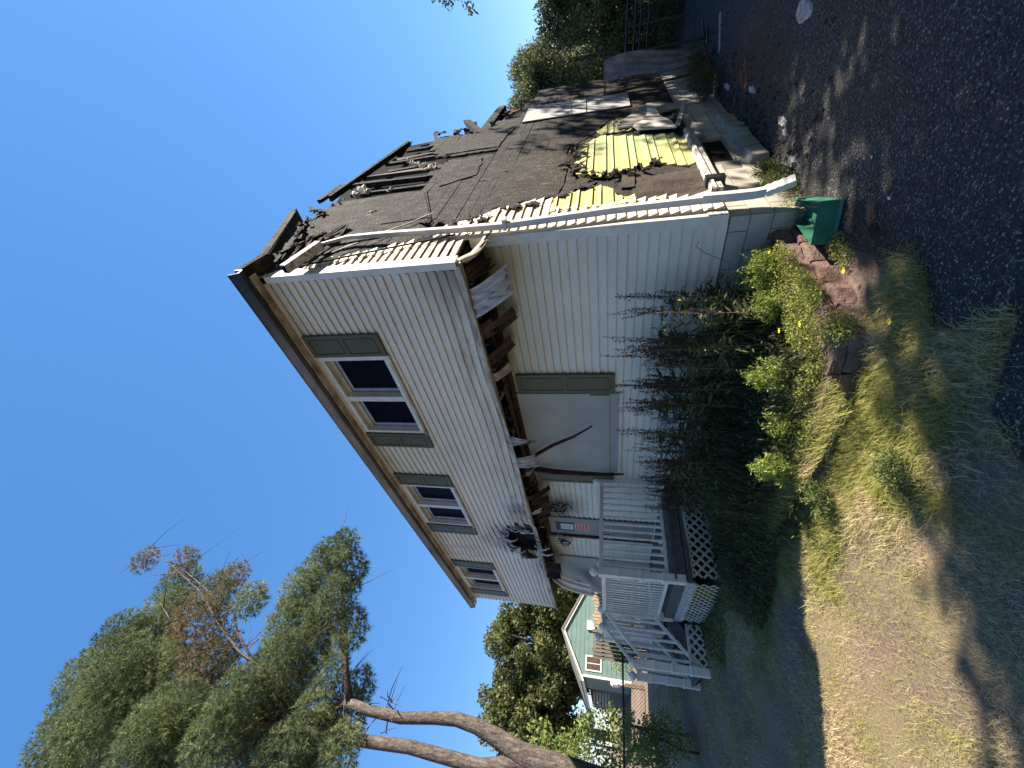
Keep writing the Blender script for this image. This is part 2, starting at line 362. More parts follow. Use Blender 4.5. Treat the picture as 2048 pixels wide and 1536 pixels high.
class MB:
    def __init__(s): s.v = []; s.f = []
    def add(s, vs, fs):
        o = len(s.v); s.v += [tuple(v) for v in vs]; s.f += [tuple(i + o for i in f) for f in fs]; return s
    def box(s, x0, x1, y0, y1, z0, z1):
        return s.add([(x0, y0, z0), (x1, y0, z0), (x1, y1, z0), (x0, y1, z0), (x0, y0, z1), (x1, y0, z1), (x1, y1, z1), (x0, y1, z1)],
                     [(3, 2, 1, 0), (4, 5, 6, 7), (0, 1, 5, 4), (1, 2, 6, 5), (2, 3, 7, 6), (3, 0, 4, 7)])
    def beam(s, p0, p1, w, h, upv=(0, 0, 1), jit=0.0, taper=1.0):
        p0, p1 = Vector(p0), Vector(p1); d = (p1 - p0).normalized(); u = Vector(upv)
        if abs(d.dot(u)) > 0.97: u = Vector((1, 0, 0))
        a = d.cross(u).normalized(); b = a.cross(d).normalized()
        vs = []
        for p, k in ((p0, 1.0), (p1, taper)):
            for i, j in ((-1, -1), (1, -1), (1, 1), (-1, 1)):
                q = p + a * (i * w / 2 * k) + b * (j * h / 2 * k)
                if jit: q += Vector([random.uniform(-jit, jit) for _ in range(3)])
                vs.append(q)
        return s.add(vs, [(3, 2, 1, 0), (4, 5, 6, 7), (0, 1, 5, 4), (1, 2, 6, 5), (2, 3, 7, 6), (3, 0, 4, 7)])
    def tube(s, pts, r, n=6, cap=True, flat=1.0):
        pts = [Vector(p) for p in pts]; k = len(pts); rs = r if isinstance(r, (list, tuple)) else [r] * k
        o = len(s.v); ref = None
        for i, p in enumerate(pts):
            d = (pts[min(i + 1, k - 1)] - pts[max(i - 1, 0)]).normalized()
            if ref is None:
                ref = Vector((0, 0, 1)) if abs(d.z) < 0.9 else Vector((1, 0, 0))
            a = d.cross(ref).normalized(); b = a.cross(d).normalized(); ref = b
            for j in range(n):
                t = 2 * math.pi * (j + 0.5) / n
                s.v.append(tuple(p + a * (math.cos(t) * rs[i]) + b * (math.sin(t) * rs[i] * flat)))
        for i in range(k - 1):
            for j in range(n):
                j2 = (j + 1) % n
                s.f.append((o + i * n + j, o + i * n + j2, o + (i + 1) * n + j2, o + (i + 1) * n + j))
        if cap:
            s.f.append(tuple(o + j for j in range(n - 1, -1, -1))); s.f.append(tuple(o + (k - 1) * n + j for j in range(n)))
        return s
    def lathe(s, prof, n=8, c=(0, 0, 0), sq=False):
        o = len(s.v); off = math.pi / 4 if n == 4 else 0
        for r, z in prof:
            for j in range(n):
                t = 2 * math.pi * j / n + off; s.v.append((c[0] + r * math.cos(t), c[1] + r * math.sin(t), c[2] + z))
        for i in range(len(prof) - 1):
            for j in range(n):
                j2 = (j + 1) % n; s.f.append((o + i * n + j, o + i * n + j2, o + (i + 1) * n + j2, o + (i + 1) * n + j))
        s.f.append(tuple(o + j for j in range(n - 1, -1, -1))); s.f.append(tuple(o + (len(prof) - 1) * n + j for j in range(n)))
        return s
    def prism(s, poly, ax, d0, d1):      # poly in the plane across axis ax, pushed from d0 to d1
        def P(a, b, d): return (d, a, b) if ax == 0 else ((a, d, b) if ax == 1 else (a, b, d))
        n = len(poly)
        vs = [P(a, b, d0) for a, b in poly] + [P(a, b, d1) for a, b in poly]
        fs = [tuple(range(n - 1, -1, -1)), tuple(range(n, 2 * n))] + [(i, (i + 1) % n, n + (i + 1) % n, n + i) for i in range(n)]
        return s.add(vs, fs)
    def sheet(s, fn, nu, nv):           # open grid surface
        o = len(s.v)
        for i in range(nu + 1):
            for j in range(nv + 1): s.v.append(tuple(fn(i / nu, j / nv)))
        for i in range(nu):
            for j in range(nv):
                a = o + i * (nv + 1) + j; s.f.append((a, a + nv + 1, a + nv + 2, a + 1))
        return s
    def mesh(s, name, org=(0, 0, 0), smooth=False, fix=True):
        me = bpy.data.meshes.new(name); org = Vector(org)
        me.from_pydata([tuple(Vector(v) - org) for v in s.v], [], s.f)
        if fix:
            b = bmesh.new(); b.from_mesh(me); bmesh.ops.recalc_face_normals(b, faces=b.faces); b.to_mesh(me); b.free()
        if smooth: me.polygons.foreach_set('use_smooth', [True] * len(me.polygons))
        me.update(); return me
    def build(s, name, mat, parent=None, loc=None, smooth=False, fix=True):
        org = loc if loc is not None else origin_of(parent)
        return link(name, s.mesh(name, org, smooth, fix), mat, parent, loc)

def np_mesh(name, verts, faces, org=(0, 0, 0)):
    """verts (n,3), faces (m,k) with one k for all"""
    verts = np.asarray(verts, np.float32) - np.asarray(org, np.float32); faces = np.asarray(faces, np.int32); m, k = faces.shape
    me = bpy.data.meshes.new(name)
    me.vertices.add(len(verts)); me.vertices.foreach_set('co', verts.ravel())
    me.loops.add(m * k); me.loops.foreach_set('vertex_index', faces.ravel())
    me.polygons.add(m); me.polygons.foreach_set('loop_start', np.arange(0, m * k, k, dtype=np.int32))
    try: me.polygons.foreach_set('loop_total', np.full(m, k, np.int32))
    except Exception: pass
    me.update(calc_edges=True); return me

def unit(a): return a / np.maximum(np.linalg.norm(a, axis=1, keepdims=True), 1e-9)

def leaf_quads(pos, size, aspect=0.5, upbias=0.0, rng=RNG, dirs=None):
    n = len(pos); d = unit(rng.normal(size=(n, 3)) + np.array([0, 0, upbias])) if dirs is None else unit(dirs)
    a = unit(np.cross(d, rng.normal(size=(n, 3)))); s = np.asarray(size).reshape(-1, 1) * np.ones((n, 1)); w = s * aspect / 2
    v = np.stack([pos, pos + d * s * 0.45 + a * w, pos + d * s, pos + d * s * 0.45 - a * w], 1).reshape(-1, 3)
    return v, np.arange(n * 4).reshape(n, 4)

def blades(pos, h, w, lean, bend=0.5, rng=RNG, az=None):
    """grass blades: two tapering pieces; lean (n,) metres of sideways travel"""
    n = len(pos); t = rng.uniform(0, 2 * np.pi, n) if az is None else az
    dirv = np.stack([np.cos(t), np.sin(t), np.zeros(n)], 1); side = np.stack([-np.sin(t), np.cos(t), np.zeros(n)], 1)
    h = np.asarray(h).reshape(-1, 1); w = np.asarray(w).reshape(-1, 1); L = np.asarray(lean).reshape(-1, 1)
    up_ = np.array([[0, 0, 1.0]])
    m = pos + up_ * h * 0.6 + dirv * L * (1 - bend) * 0.5; tip = pos + up_ * h + dirv * L
    v = np.stack([pos - side * w / 2, pos + side * w / 2, m + side * w * 0.4, m - side * w * 0.4, tip + side * w * 0.06, tip - side * w * 0.06], 1).reshape(-1, 3)
    b = np.arange(n)[:, None] * 6
    f = np.concatenate([b + np.array([[0, 1, 2, 3]]), b + np.array([[3, 2, 4, 5]])], 0)
    return v, f

def merge(parts):
    vs, fs, o = [], [], 0
    for v, f in parts: vs.append(v); fs.append(f + o); o += len(v)
    return np.concatenate(vs), np.concatenate(fs)

def ball_points(c, r, n, rng=RNG, shell=0.35):
    d = unit(rng.normal(size=(n, 3))); k = rng.uniform(shell ** 3, 1, n) ** (1 / 3)
    return np.asarray(c) + d * k[:, None] * np.asarray(r)

def tree_trunk(mb, pts, r0, r1, n=10, wob=0.0):
    k = len(pts); mb.tube(pts, [r0 + (r1 - r0) * i / (k - 1) for i in range(k)], n); return mb

def copy_tree(o, loc, rz=0.0, sc=1.0, label=None):
    c = o.copy(); COL.objects.link(c); c.location = loc; c.rotation_euler = (0, 0, rz)
    c.scale = (sc, sc, sc) if not isinstance(sc, tuple) else sc
    if label: c['label'] = label
    for ch in list(o.children):
        d = ch.copy(); COL.objects.link(d); d.parent = c
        for gch in list(ch.children):
            e = gch.copy(); COL.objects.link(e); e.parent = d
    return c


# ------------------------------------------------------------------ ground
def smooth(t): t = np.clip(t, 0, 1); return t * t * (3 - 2 * t)
BED = [(-0.27, 0.05), (-0.30, -0.80), (-0.30, -1.36), (-0.62, -1.50), (-1.16, -1.66), (-1.61, -1.80), (-2.3, -1.75), (-3.4, -1.62), (-4.8, -1.55), (-4.8, 0.05)]
def in_poly(x, y, poly):
    x = np.asarray(x, float); y = np.asarray(y, float); c = np.zeros(x.shape, bool); n = len(poly); j = n - 1
    for i in range(n):
        xi, yi = poly[i]; xj, yj = poly[j]
        k = ((yi > y) != (yj > y)) & (x < (xj - xi) * (y - yi) / (yj - yi + 1e-12) + xi)
        c ^= k; j = i
    return c
def ground_z(x, y):
    x = np.asarray(x, float); y = np.asarray(y, float)
    z = -0.30 + 0.27 * smooth((-x - 1.2) / 3.8) * smooth((y + 4.6) / 2.6)
    z = z + 0.02 * np.sin(x * 2.1 + 1.3) * np.cos(y * 1.7) * smooth((-x - 0.5) / 1.5)
    z = z + 0.3 * smooth((-x - 8.0) / 5.0) * smooth((y + 12) / 6)
    bed = in_poly(x, y, BED)
    z = np.where(bed, np.maximum(z, -0.05 + 0.04 * y * 0.5 + 0.03 * np.sin(5 * x) * np.sin(4 * y)), z)
    return z
def axis_lines(lo, f0, f1, hi, step):
    a = list(np.arange(f0, f1 + 1e-6, step)); k = f0; s = step; left = []
    while k > lo: s *= 1.35; k -= s; left.append(k)
    k = f1; s = step; right = []
    while k < hi: s *= 1.35; k += s; right.append(k)
    return np.array(left[::-1] + a + right)
xs = axis_lines(-300, -13, 3.0, 300, 0.09); ys = axis_lines(-120, -6.5, 1.2, 400, 0.09)
XX, YY = np.meshgrid(xs, ys, indexing='ij'); ZZ = ground_z(XX, YY)
nx, ny = len(xs), len(ys); idx = np.arange(nx * ny).reshape(nx, ny)
gv = np.stack([XX, YY, ZZ], 2).reshape(-1, 3); gf = np.stack([idx[:-1, :-1], idx[1:, :-1], idx[1:, 1:], idx[:-1, 1:]], 2).reshape(-1, 4)
ground = link('ground', np_mesh('ground', gv, gf), M['soil']); tag(ground, kind='structure')

edge = [(-0.22, 0.0), (-0.05, -0.49), (0.02, -0.9), (0.14, -1.2), (0.30, -1.52), (0.16, -1.81), (0.02, -2.02), (0.30, -2.17), (0.44, -2.32), (0.26, -2.42), (0.02, -2.55),
        (-0.05, -2.8), (0.10, -3.1), (0.02, -3.5), (0.25, -4.2), (0.1, -6.5)]
dv = [(-0.22, 13.0)] + [(a + random.uniform(-.02, .02), b) for a, b in edge] + [(6.5, -6.5), (6.5, 13.0)]
mb = MB(); mb.add([(a, b, -0.292) for a, b in dv], [tuple(range(len(dv)))])
drive = mb.build('driveway', M['asphalt'], fix=False); tag(drive, kind='structure')
for p in drive.data.polygons:
    if p.normal.z < 0: drive.data.flip_normals()

# ------------------------------------------------------------------ the burnt house
house = thing('burnt_house', 'white sided two storey house with charred open side wall and burnt out roof', 'house', (0, 0, 0))
C = 0.107      # lap of one siding course (scene units run a few per cent large)
OV = -0.525    # overhang of the upper storey
XL = -11.08

def part(name, mat, parent=None): return (name, mat, parent or house)

def course(z, t0, t1, base, dirv, nrm, skips=(), warp=None, step=0.3, c=C):
    """one lapped siding course as a mesh, open where skips say so"""
    base = Vector(base); d = Vector(dirv); n = Vector(nrm); made = []
    segs = [(t0, t1)]
    for a, b in skips:
        ns = []
        for s0, s1 in segs:
            if b <= s0 or a >= s1: ns.append((s0, s1)); continue
            if a > s0: ns.append((s0, a))
            if b < s1: ns.append((b, s1))
        segs = ns
    seam = random.uniform(t0, t1)
    for s0, s1 in segs:
        for q0, q1, lift in ([(s0, seam + 0.02, 0.0), (seam - 0.01, s1, 0.003)] if s0 + .2 < seam < s1 - .2 else [(s0, s1, 0.0)]):
            mb = MB(); k = max(1, int((q1 - q0) / step)); rows = []
            for i in range(k + 1):
                t = q0 + (q1 - q0) * i / k; jy = random.uniform(-.0012, .0012); jz = random.uniform(-.0012, .0012)
                wy = wz = 0.0
                if warp: wy, wz = warp(t, z)
                o = len(mb.v)
                for off, zz, kk in ((0.003, z + c + 0.012, 0.8), (0.031 + jy, z + jz, 1.0), (-0.004, z + jz + .008, 1.0)):
                    mb.v.append(tuple(base + d * t + n * (off + lift + wy * kk) + Vector((0, 0, zz + wz * kk))))
                rows.append(o)
            for a, b in zip(rows, rows[1:]):
                mb.f.append((a, b, b + 1, a + 1)); mb.f.append((a + 1, b + 1, b + 2, a + 2))
            made.append(mb)
    return made

# --- foundation
def foundation(name, t0, t1, ax, z0, holes=()):
    f = MB()
    if ax == 0: f.box(-0.16, -0.012, t0, t1, -0.5, 0.41)
    else: f.box(t0, t1, 0.012, 0.16, -0.5, 0.41)
    f = f.build(name, M['mortar'], house)
    zs = [-0.42, -0.20, 0.02, 0.225, 0.41]
    for r in range(4):
        t = t0 - (0.21 if r % 2 else 0.0)
        while t < t1:
            a, b = max(t, t0), min(t + 0.42, t1)
            if b - a > 0.05 and not any(a < h1 and b > h0 and zs[r] < h3 and zs[r + 1] > h2 for h0, h1, h2, h3 in holes):
                m = MB(); g_ = 0.005
                jit = random.uniform(0, .004)
                if ax == 0: m.box(-0.05, 0.0 + jit, a + g_, b - g_, zs[r] + g_, zs[r + 1] - g_)
                else: m.box(a + g_, b - g_, 0.0 - jit, 0.05, zs[r] + g_, zs[r + 1] - g_)
                m.build('concrete_block', M['block'], f)
            t += 0.42
    return f
foundation('side_foundation', 0.01, 8.6, 0, 0.4, [(1.58, 2.45, 0.03, 0.30)])
foundation('front_foundation', -5.0, -0.005, 1, 0.4)
MB().box(-11.05, -5.0, 0.02, 0.3, -0.4, 0.41).build('rear_footing', M['block'], house)
m = MB(); m.box(-0.14, 0.004, 1.62, 2.42, 0.03, 0.055); m.build('vent_sill', M['concrete'], house)
m = MB(); m.box(-0.13, -0.011, 1.60, 2.44, 0.06, 0.3); m.build('crawl_vent', M['black'], house)  # black face painted as the dark of the opening
# broken ledge of mortar at the foot of the side wall
def ledge(u, v):
    y = 1.35 + 2.1 * u; w = 0.11 + 0.02 * math.sin(9 * u) + .015 * math.sin(31 * u)
    return (v * w, y, 0.02 - 0.30 * v ** 1.6 + 0.012 * math.sin(27 * u + 3 * v) + .008 * math.sin(61 * u + 9 * v))
for i in range(5): MB().beam((.025, 1.38 + .42 * i, -.17), (.025, 1.78 + .42 * i, -.17), .09, .20, jit=.03).build('ledge_block', M['block'], house)

# --- core of the house (charred rooms, an added light-blocking box) and wall backing
m = MB(); m.box(XL + .1, -0.17, 0.35, 8.45, 0.3, 3.1); m.box(XL + .1, -0.75, -0.15, 4.4, 3.2, 5.3); m.build('burnt_and_unlit_black', M['black'], house)
wall_front = MB().box(XL, -6.45, 0.01, 0.12, 2.97, 3.12).box(-6.45, -0.02, 0.01, 0.12, 0.42, 3.12).box(XL, -7.42, 0.01, 0.12, 0.42, 2.97).build('front_wall', M['brownburn'], house)
up = MB()
ZB, ZT, WB, WT = 3.155, 5.62, 4.47, 5.50
wins = [(-2.88, -1.22), (-6.115, -4.495), (-10.115, -8.495)]
xcut = [XL] + [q for w in wins[::-1] for q in w] + [-0.02]
up.box(XL, -7.2, OV + .006, OV + .09, ZB, WB); up.box(-6.08, -0.02, OV + .006, OV + .09, ZB, WB); up.box(-7.2, -6.08, OV + .006, OV + .09, 3.76, WB); up.box(XL, -0.02, OV + .006, OV + .09, WT, ZT)
for a, b in zip(xcut[::2], xcut[1::2]): up.box(a, b, OV + .006, OV + .09, WB, WT)
wall_up = up.build('upper_front_wall', M['brownburn'], house)
MB().box(XL - .005, XL + .1, 0.02, 8.4, 0.2, 3.15).box(XL - .005, XL + .1, OV + .1, 8.4, 3.16, 5.6).build('left_end_wall', M['siding'], house)
MB().box(XL, -0.1, 8.42, 8.58, 0.2, 3.3).build('rear_wall', M['sheath'], house)

# --- siding, one object per course
z = 0.425
while z < 2.99:
    skips = [(-7.42, -6.45)] if z > 0.55 else []
    m = course(z, XL + .03, -0.075, (0, 0.008, 0), (1, 0, 0), (0, -1, 0), skips)
    for q in m: q.build('siding_board', M['siding'], wall_front, fix=False)
    z += C
HX, HZ = -6.65, 3.38
def warp_up(t, z):
    d = math.hypot((t - HX) / 1.5, (z - HZ) / 0.95); k = max(0, 1 - d)
    wy = 0.05 * k * k * math.sin(14 * t + 9 * z) + 0.05 * k * k; wz = -0.10 * k * k + 0.05 * k * math.sin(5 * t + 11 * z)
    if z < 3.6:    # sagging lowest courses
        q = (3.6 - z) / 0.45
        wz += -0.035 * q * math.exp(-((t + 3.1) / 1.2) ** 2) + 0.012 * q * math.sin(3.1 * t); wy += 0.018 * q * (0.5 + 0.5 * math.sin(2.3 * t + 1))
        wz += 0.02 * q * math.exp(-((t + 5.1) / .5) ** 2) * math.sin(20 * t)
    b = math.exp(-((t + 7.4) / 0.5) ** 2 - ((z - 4.9) / 0.55) ** 2)   # buckled patch between the two far windows
    wy += 0.03 * b * (1 + math.sin(13 * t)); wz += -0.03 * b
    return wy, wz
z = ZB + 0.03; row = 0
while z < 5.56:
    skips = []
    if z + C > WB + .01 and z < WT - .01: skips += wins
    dz = (z + C / 2 - HZ) / 0.42
    if abs(dz) < 1:
        hw = 0.60 * math.sqrt(1 - dz * dz) + random.uniform(-.16, .26); c0 = HX + random.uniform(-.2, .2)
        skips += [(c0 - hw, c0 + hw + random.uniform(0, .1))]
    elif z < HZ: skips += [(HX - .75 + random.uniform(-.15, .1), HX + .62 + random.uniform(-.1, .2))]
    m = course(z, XL + .04, -0.06, (0, OV, 0), (1, 0, 0), (0, -1, 0), skips, warp_up, 0.09)
    for q in m: q.build('siding_board', M['siding'], wall_up, fix=False)
    z += C; row += 1
# the hole over the door: torn edges
tears = []
hole = MB().box(HX - .95, HX + .66, OV + .095, OV + .3, 3.16, 3.78).build('burnt_hole', M['black'], wall_up)
for i in range(26):
    a = random.uniform(0, 2 * math.pi); r = random.uniform(.8, 1.1)
    p = Vector((HX + .68 * r * math.cos(a), OV - .02, HZ + .1 + .42 * r * math.sin(a)))
    if p.z < 3.12: p.z = 3.12
    ln = random.uniform(.06, .38); w = random.uniform(.03, .16); dx = random.uniform(-.1, .1); curl = random.uniform(.03, .12); ph = random.uniform(0, 6)
    def fn(u, v, p=p, ln=ln, w=w, dx=dx, curl=curl, ph=ph):
        return (p.x + dx * u + w * (v - .5) * (1 - .5 * u) + .02 * math.sin(9 * u + ph), p.y - curl * math.sin(2.6 * u) - .015 * math.sin(7 * v + ph), p.z + .04 - ln * u)
    MB().sheet(fn, 5, 3).build('torn_vinyl', M['foil'] if i % 3 else M['char'], hole, fix=False)
for i in range(9):   # charred framing inside the hole
    x = HX - .6 + i * .15; MB().beam((x, OV + .08, 3.1), (x + random.uniform(-.15, .15), OV + .07, 3.1 + random.uniform(.2, .6)), .03, .04, jit=.01).build('charred_stick', M['char'], hole)
# side-face siding (triangle left at the overhang, strip beside the downspout)
def intervals(poly, z):
    ys_ = []
    for i in range(len(poly)):
        (y0, z0), (y1, z1) = poly[i], poly[(i + 1) % len(poly)]
        if (z0 > z) != (z1 > z): ys_.append(y0 + (y1 - y0) * (z - z0) / (z1 - z0))
    ys_.sort(); return list(zip(ys_[::2], ys_[1::2]))
side_sid = MB().box(-0.03, -0.024, 0.06, 0.9, 0.5, 3.0).build('side_wall_backing', M['brownburn'], house)
tri = [(-0.44, 3.17), (-0.44, 5.15), (-0.30, 5.0), (-0.14, 4.4), (0.05, 3.75), (0.19, 3.3), (0.12, 3.17)]
strip = [(0.06, 0.44), (0.06, 3.5), (0.40, 3.5), (0.47, 3.25), (0.76, 2.86), (0.80, 2.6), (0.88, 2.30), (0.55, 2.30), (0.5, 0.44)]
for poly, z0, z1 in ((tri, 3.18, 5.1), (strip, 0.44, 3.45)):
    z = z0
    while z < z1:
        for a, b in intervals(poly, z + C / 2):
            b += random.uniform(-.04, .05)
            if b - a > .03:
                m = course(z, a, b, (0.002, 0, 0), (0, 1, 0), (1, 0, 0), (), lambda t, zz, b=b: (.03 * max(0, 1 - (b - t) / .12) ** 2, -.02 * max(0, 1 - (b - t) / .1)), .05)
                for q in m: q.build('siding_board', M['siding'], side_sid, fix=False)
        z += C

# --- trims
MB().box(-0.055, 0.028, OV - .030, OV + .0, ZB - .01, 5.62).box(-0.0, 0.030, OV + .001, OV + .115, ZB - .005, 5.60).build('corner_trim', M['trim'], house)
MB().box(-0.085, 0.030, -0.028, 0.004, 0.43, 3.12).box(0.0, 0.030, 0.005, 0.075, 0.50, 3.30).build('corner_trim', M['trim'], house)
MB().box(0.012, 0.04, -0.02, 0.09, 0.44, 0.62).build('corner_trim', M['peel'], house)
def drip(u, v):
    x = -0.02 + (XL + .04) * u; sag = -.03 * math.exp(-((x + 3.1) / 1.2) ** 2) + .012 * math.sin(2.1 * x)
    if -7.3 < x < -5.9: sag -= .05
    return (x, OV - .026 - .012 * (v > .5), ZB + .035 - .09 * v + sag)
MB().sheet(drip, 120, 3).build('lower_trim', M['trimburn'], wall_up, fix=False)
MB().box(XL, -0.0, OV + .0, OV + .05, ZB - .06, ZB - .005).build('rim_joist', M['trimburn'], wall_up)

# --- burnt soffit of the overhang
sof = MB()
sof.box(XL + 1.6, -0.02, OV + .06, -0.01, 3.135, 3.16)
soffit = sof.build('burnt_soffit', M['black'], house)
MB().box(XL + .02, XL + 1.6, OV + .055, -0.01, 3.11, 3.15).build('soffit_panel', M['brownburn'], house)
for i in range(22):
    x = -0.3 - i * 0.43
    MB().beam((x, OV + .06, 3.09), (x + random.uniform(-.03, .03), -0.02, 3.09 + random.uniform(-.03, .01)), .04, .09, jit=.008).build('joist', M['char' if i % 3 else 'brownburn'], soffit)
MB().box(-9.0, -0.15, -0.05, -0.012, 2.99, 3.10).build('burnt_ledger', M['brownburn'], soffit)
MB().beam((-0.9, -0.25, 3.05), (-4.7, -0.22, 3.02), .05, .06, jit=.02).build('burnt_batten', M['brownburn'], soffit)

def ribbon(p0, p1, wv, bow, ridges, amp, name, mat, parent, n=14, mseg=12, twist=0.0, ragged=.04):
    p0, p1, wv, bow = Vector(p0), Vector(p1), Vector(wv), Vector(bow); rg = [random.uniform(-ragged, ragged) for _ in range(mseg + 1)]
    nr = (p1 - p0).cross(wv).normalized()
    def fn(u, v):
        j = min(int(v * mseg), mseg); uu = u * (1 + rg[j])
        c = math.cos(twist * u); s_ = math.sin(twist * u)
        w = wv * ((v - .5) * c) + nr * (wv.length * (v - .5) * s_)
        return p0 + (p1 - p0) * uu + w + bow * (4 * u * (1 - u)) + nr * (amp * math.sin(2 * math.pi * ridges * v)) + nr * (.006 * math.sin(8 * u + 5 * v))
    m = MB().sheet(fn, n, mseg)
    return m.build(name, mat, parent, fix=False, smooth=True)
# hanging vinyl soffit strips under the overhang, right to left
ribbon((-0.05, OV + .12, 3.13), (0.05, -0.10, 2.88), (-0.16, 0.26, .05), (0, -.03, -.03), 3, .03, 'soffit_strip', M['trimburn'], soffit, mseg=20, twist=.4, ragged=.2)
ribbon((-0.20, OV + .05, 3.13), (-0.16, -0.20, 2.93), (-0.18, 0.10, -.05), (0, -.02, -.02), 3, .025, 'soffit_strip', M['brownburn'], soffit, mseg=20, twist=-.5, ragged=.25)
ribbon((-0.56, OV + .03, 3.16), (-0.34, OV + .20, 2.66), (0.36, 0.02, 0.02), (0, -.06, 0), 3, .022, 'soffit_strip', M['sootwhite'], soffit, mseg=24)
ribbon((-1.00, OV + .06, 3.13), (-0.92, -0.12, 2.72), (-0.24, 0.10, 0), (0, -.04, -.03), 2, .02, 'soffit_strip', M['brownburn'], soffit)
ribbon((-1.45, OV + .06, 3.12), (-1.35, -0.15, 2.83), (-0.26, 0.12, 0), (0, -.04, 0), 2, .02, 'soffit_strip', M['brownburn'], soffit)
ribbon((-1.75, OV + .06, 3.12), (-1.78, -0.18, 2.93), (-0.22, 0.12, 0), (0, -.04, 0), 2, .02, 'soffit_strip', M['trimburn'], soffit)
ribbon((-3.05, OV + .0, 3.12), (-3.18, OV + .08, 2.74), (0.13, 0.07, -.06), (.03, -.05, 0), 2, .02, 'soffit_strip', M['sootwhite'], soffit, twist=.7, ragged=.2)
ribbon((-3.62, OV - .0, 3.14), (-3.70, OV + .10, 2.76), (0.20, 0.05, .05), (0, -.05, 0), 3, .02, 'soffit_strip', M['sootwhite'], soffit, twist=-.3, ragged=.14)
ribbon((-8.45, OV + .02, 3.12), (-9.7, OV + .1, 2.05), (0.45, 0.2, 0.30), (0, -.05, .12), 2, .03, 'soffit_strip', M['white'], soffit, twist=.5)
ribbon((-8.35, OV + .05, 3.10), (-8.8, OV + .2, 2.80), (0.55, 0.2, -.05), (0, -.02, -.12), 2, .02, 'soffit_strip', M['coal'], soffit)
ribbon((-9.2, OV + .16, 2.4), (-10.9, OV + .3, 1.72), (0.10, 0.05, 0.16), (0, 0, .06), 1, .015, 'soffit_strip', M['foil'], soffit)
def strap(pts, w, name, mat):
    m = MB(); m.tube(pts, w, 4, True, .35); m.build(name, mat, soffit)
strap([(-4.35, -.12, 3.0), (-4.12, -.14, 2.96), (-3.9, -.16, 2.80), (-3.62, -.17, 2.5), (-3.38, -.17, 2.15), (-3.12, -.15, 1.84)], [.05, .055, .05, .042, .032, .02], 'hanging_channel', M['brownburn'])
strap([(-4.42, -.13, 3.02), (-4.47, -.15, 2.6), (-4.49, -.15, 2.1), (-4.50, -.14, 1.7), (-4.49, -.12, 1.32)], [.08, .075, .06, .045, .02], 'hanging_channel', M['brownburn'])
for i in range(16):  # melted curls by the door head
    x = random.choice([-5.9, -6.1, -7.45, -7.6]) + random.uniform(-.12, .12); z0 = random.uniform(2.55, 2.95)
    pts = [(x + .10 * math.sin(t * 1.9 + i) * (t / 4), -.05 - .05 * random.random(), z0 - .05 * t + .05 * math.cos(2 * t + i)) for t in range(6)]
    MB().tube(pts, random.uniform(.004, .012), 4).build('melted_trim', M['coal' if i % 2 else 'foil'], soffit)
for i in range(8):
    x = -5.2 - .14 * i; ribbon((x, OV + .2, 3.10), (x + random.uniform(-.15, .15), -.12, 2.80 + random.uniform(-.1, .1)), (.12, .05, 0), (0, -.03, 0), 1, .02, 'charred_scrap', M['brownburn' if i % 2 else 'coal'], soffit, n=6, mseg=4)

for i in range(40):      # shreds along the burnt lip
    x = -.25 - 8.6 * (i + random.random()) / 40; w = random.uniform(.02, .10); ln = random.uniform(.06, .26)
    if -3.9 < x < -3.0: continue
    ribbon((x, OV + random.uniform(.02, .3), 3.13), (x + random.uniform(-.12, .12), OV + random.uniform(.05, .42), 3.13 - ln), (w, random.uniform(-.03, .05), 0), (0, random.uniform(-.05, .03), 0), 1, .008, 'charred_scrap', M[['coal', 'brownburn', 'trimburn', 'brownburn', 'sootwhite'][i % 5]], soffit, n=6, mseg=4, twist=random.uniform(-1, 1), ragged=.3)

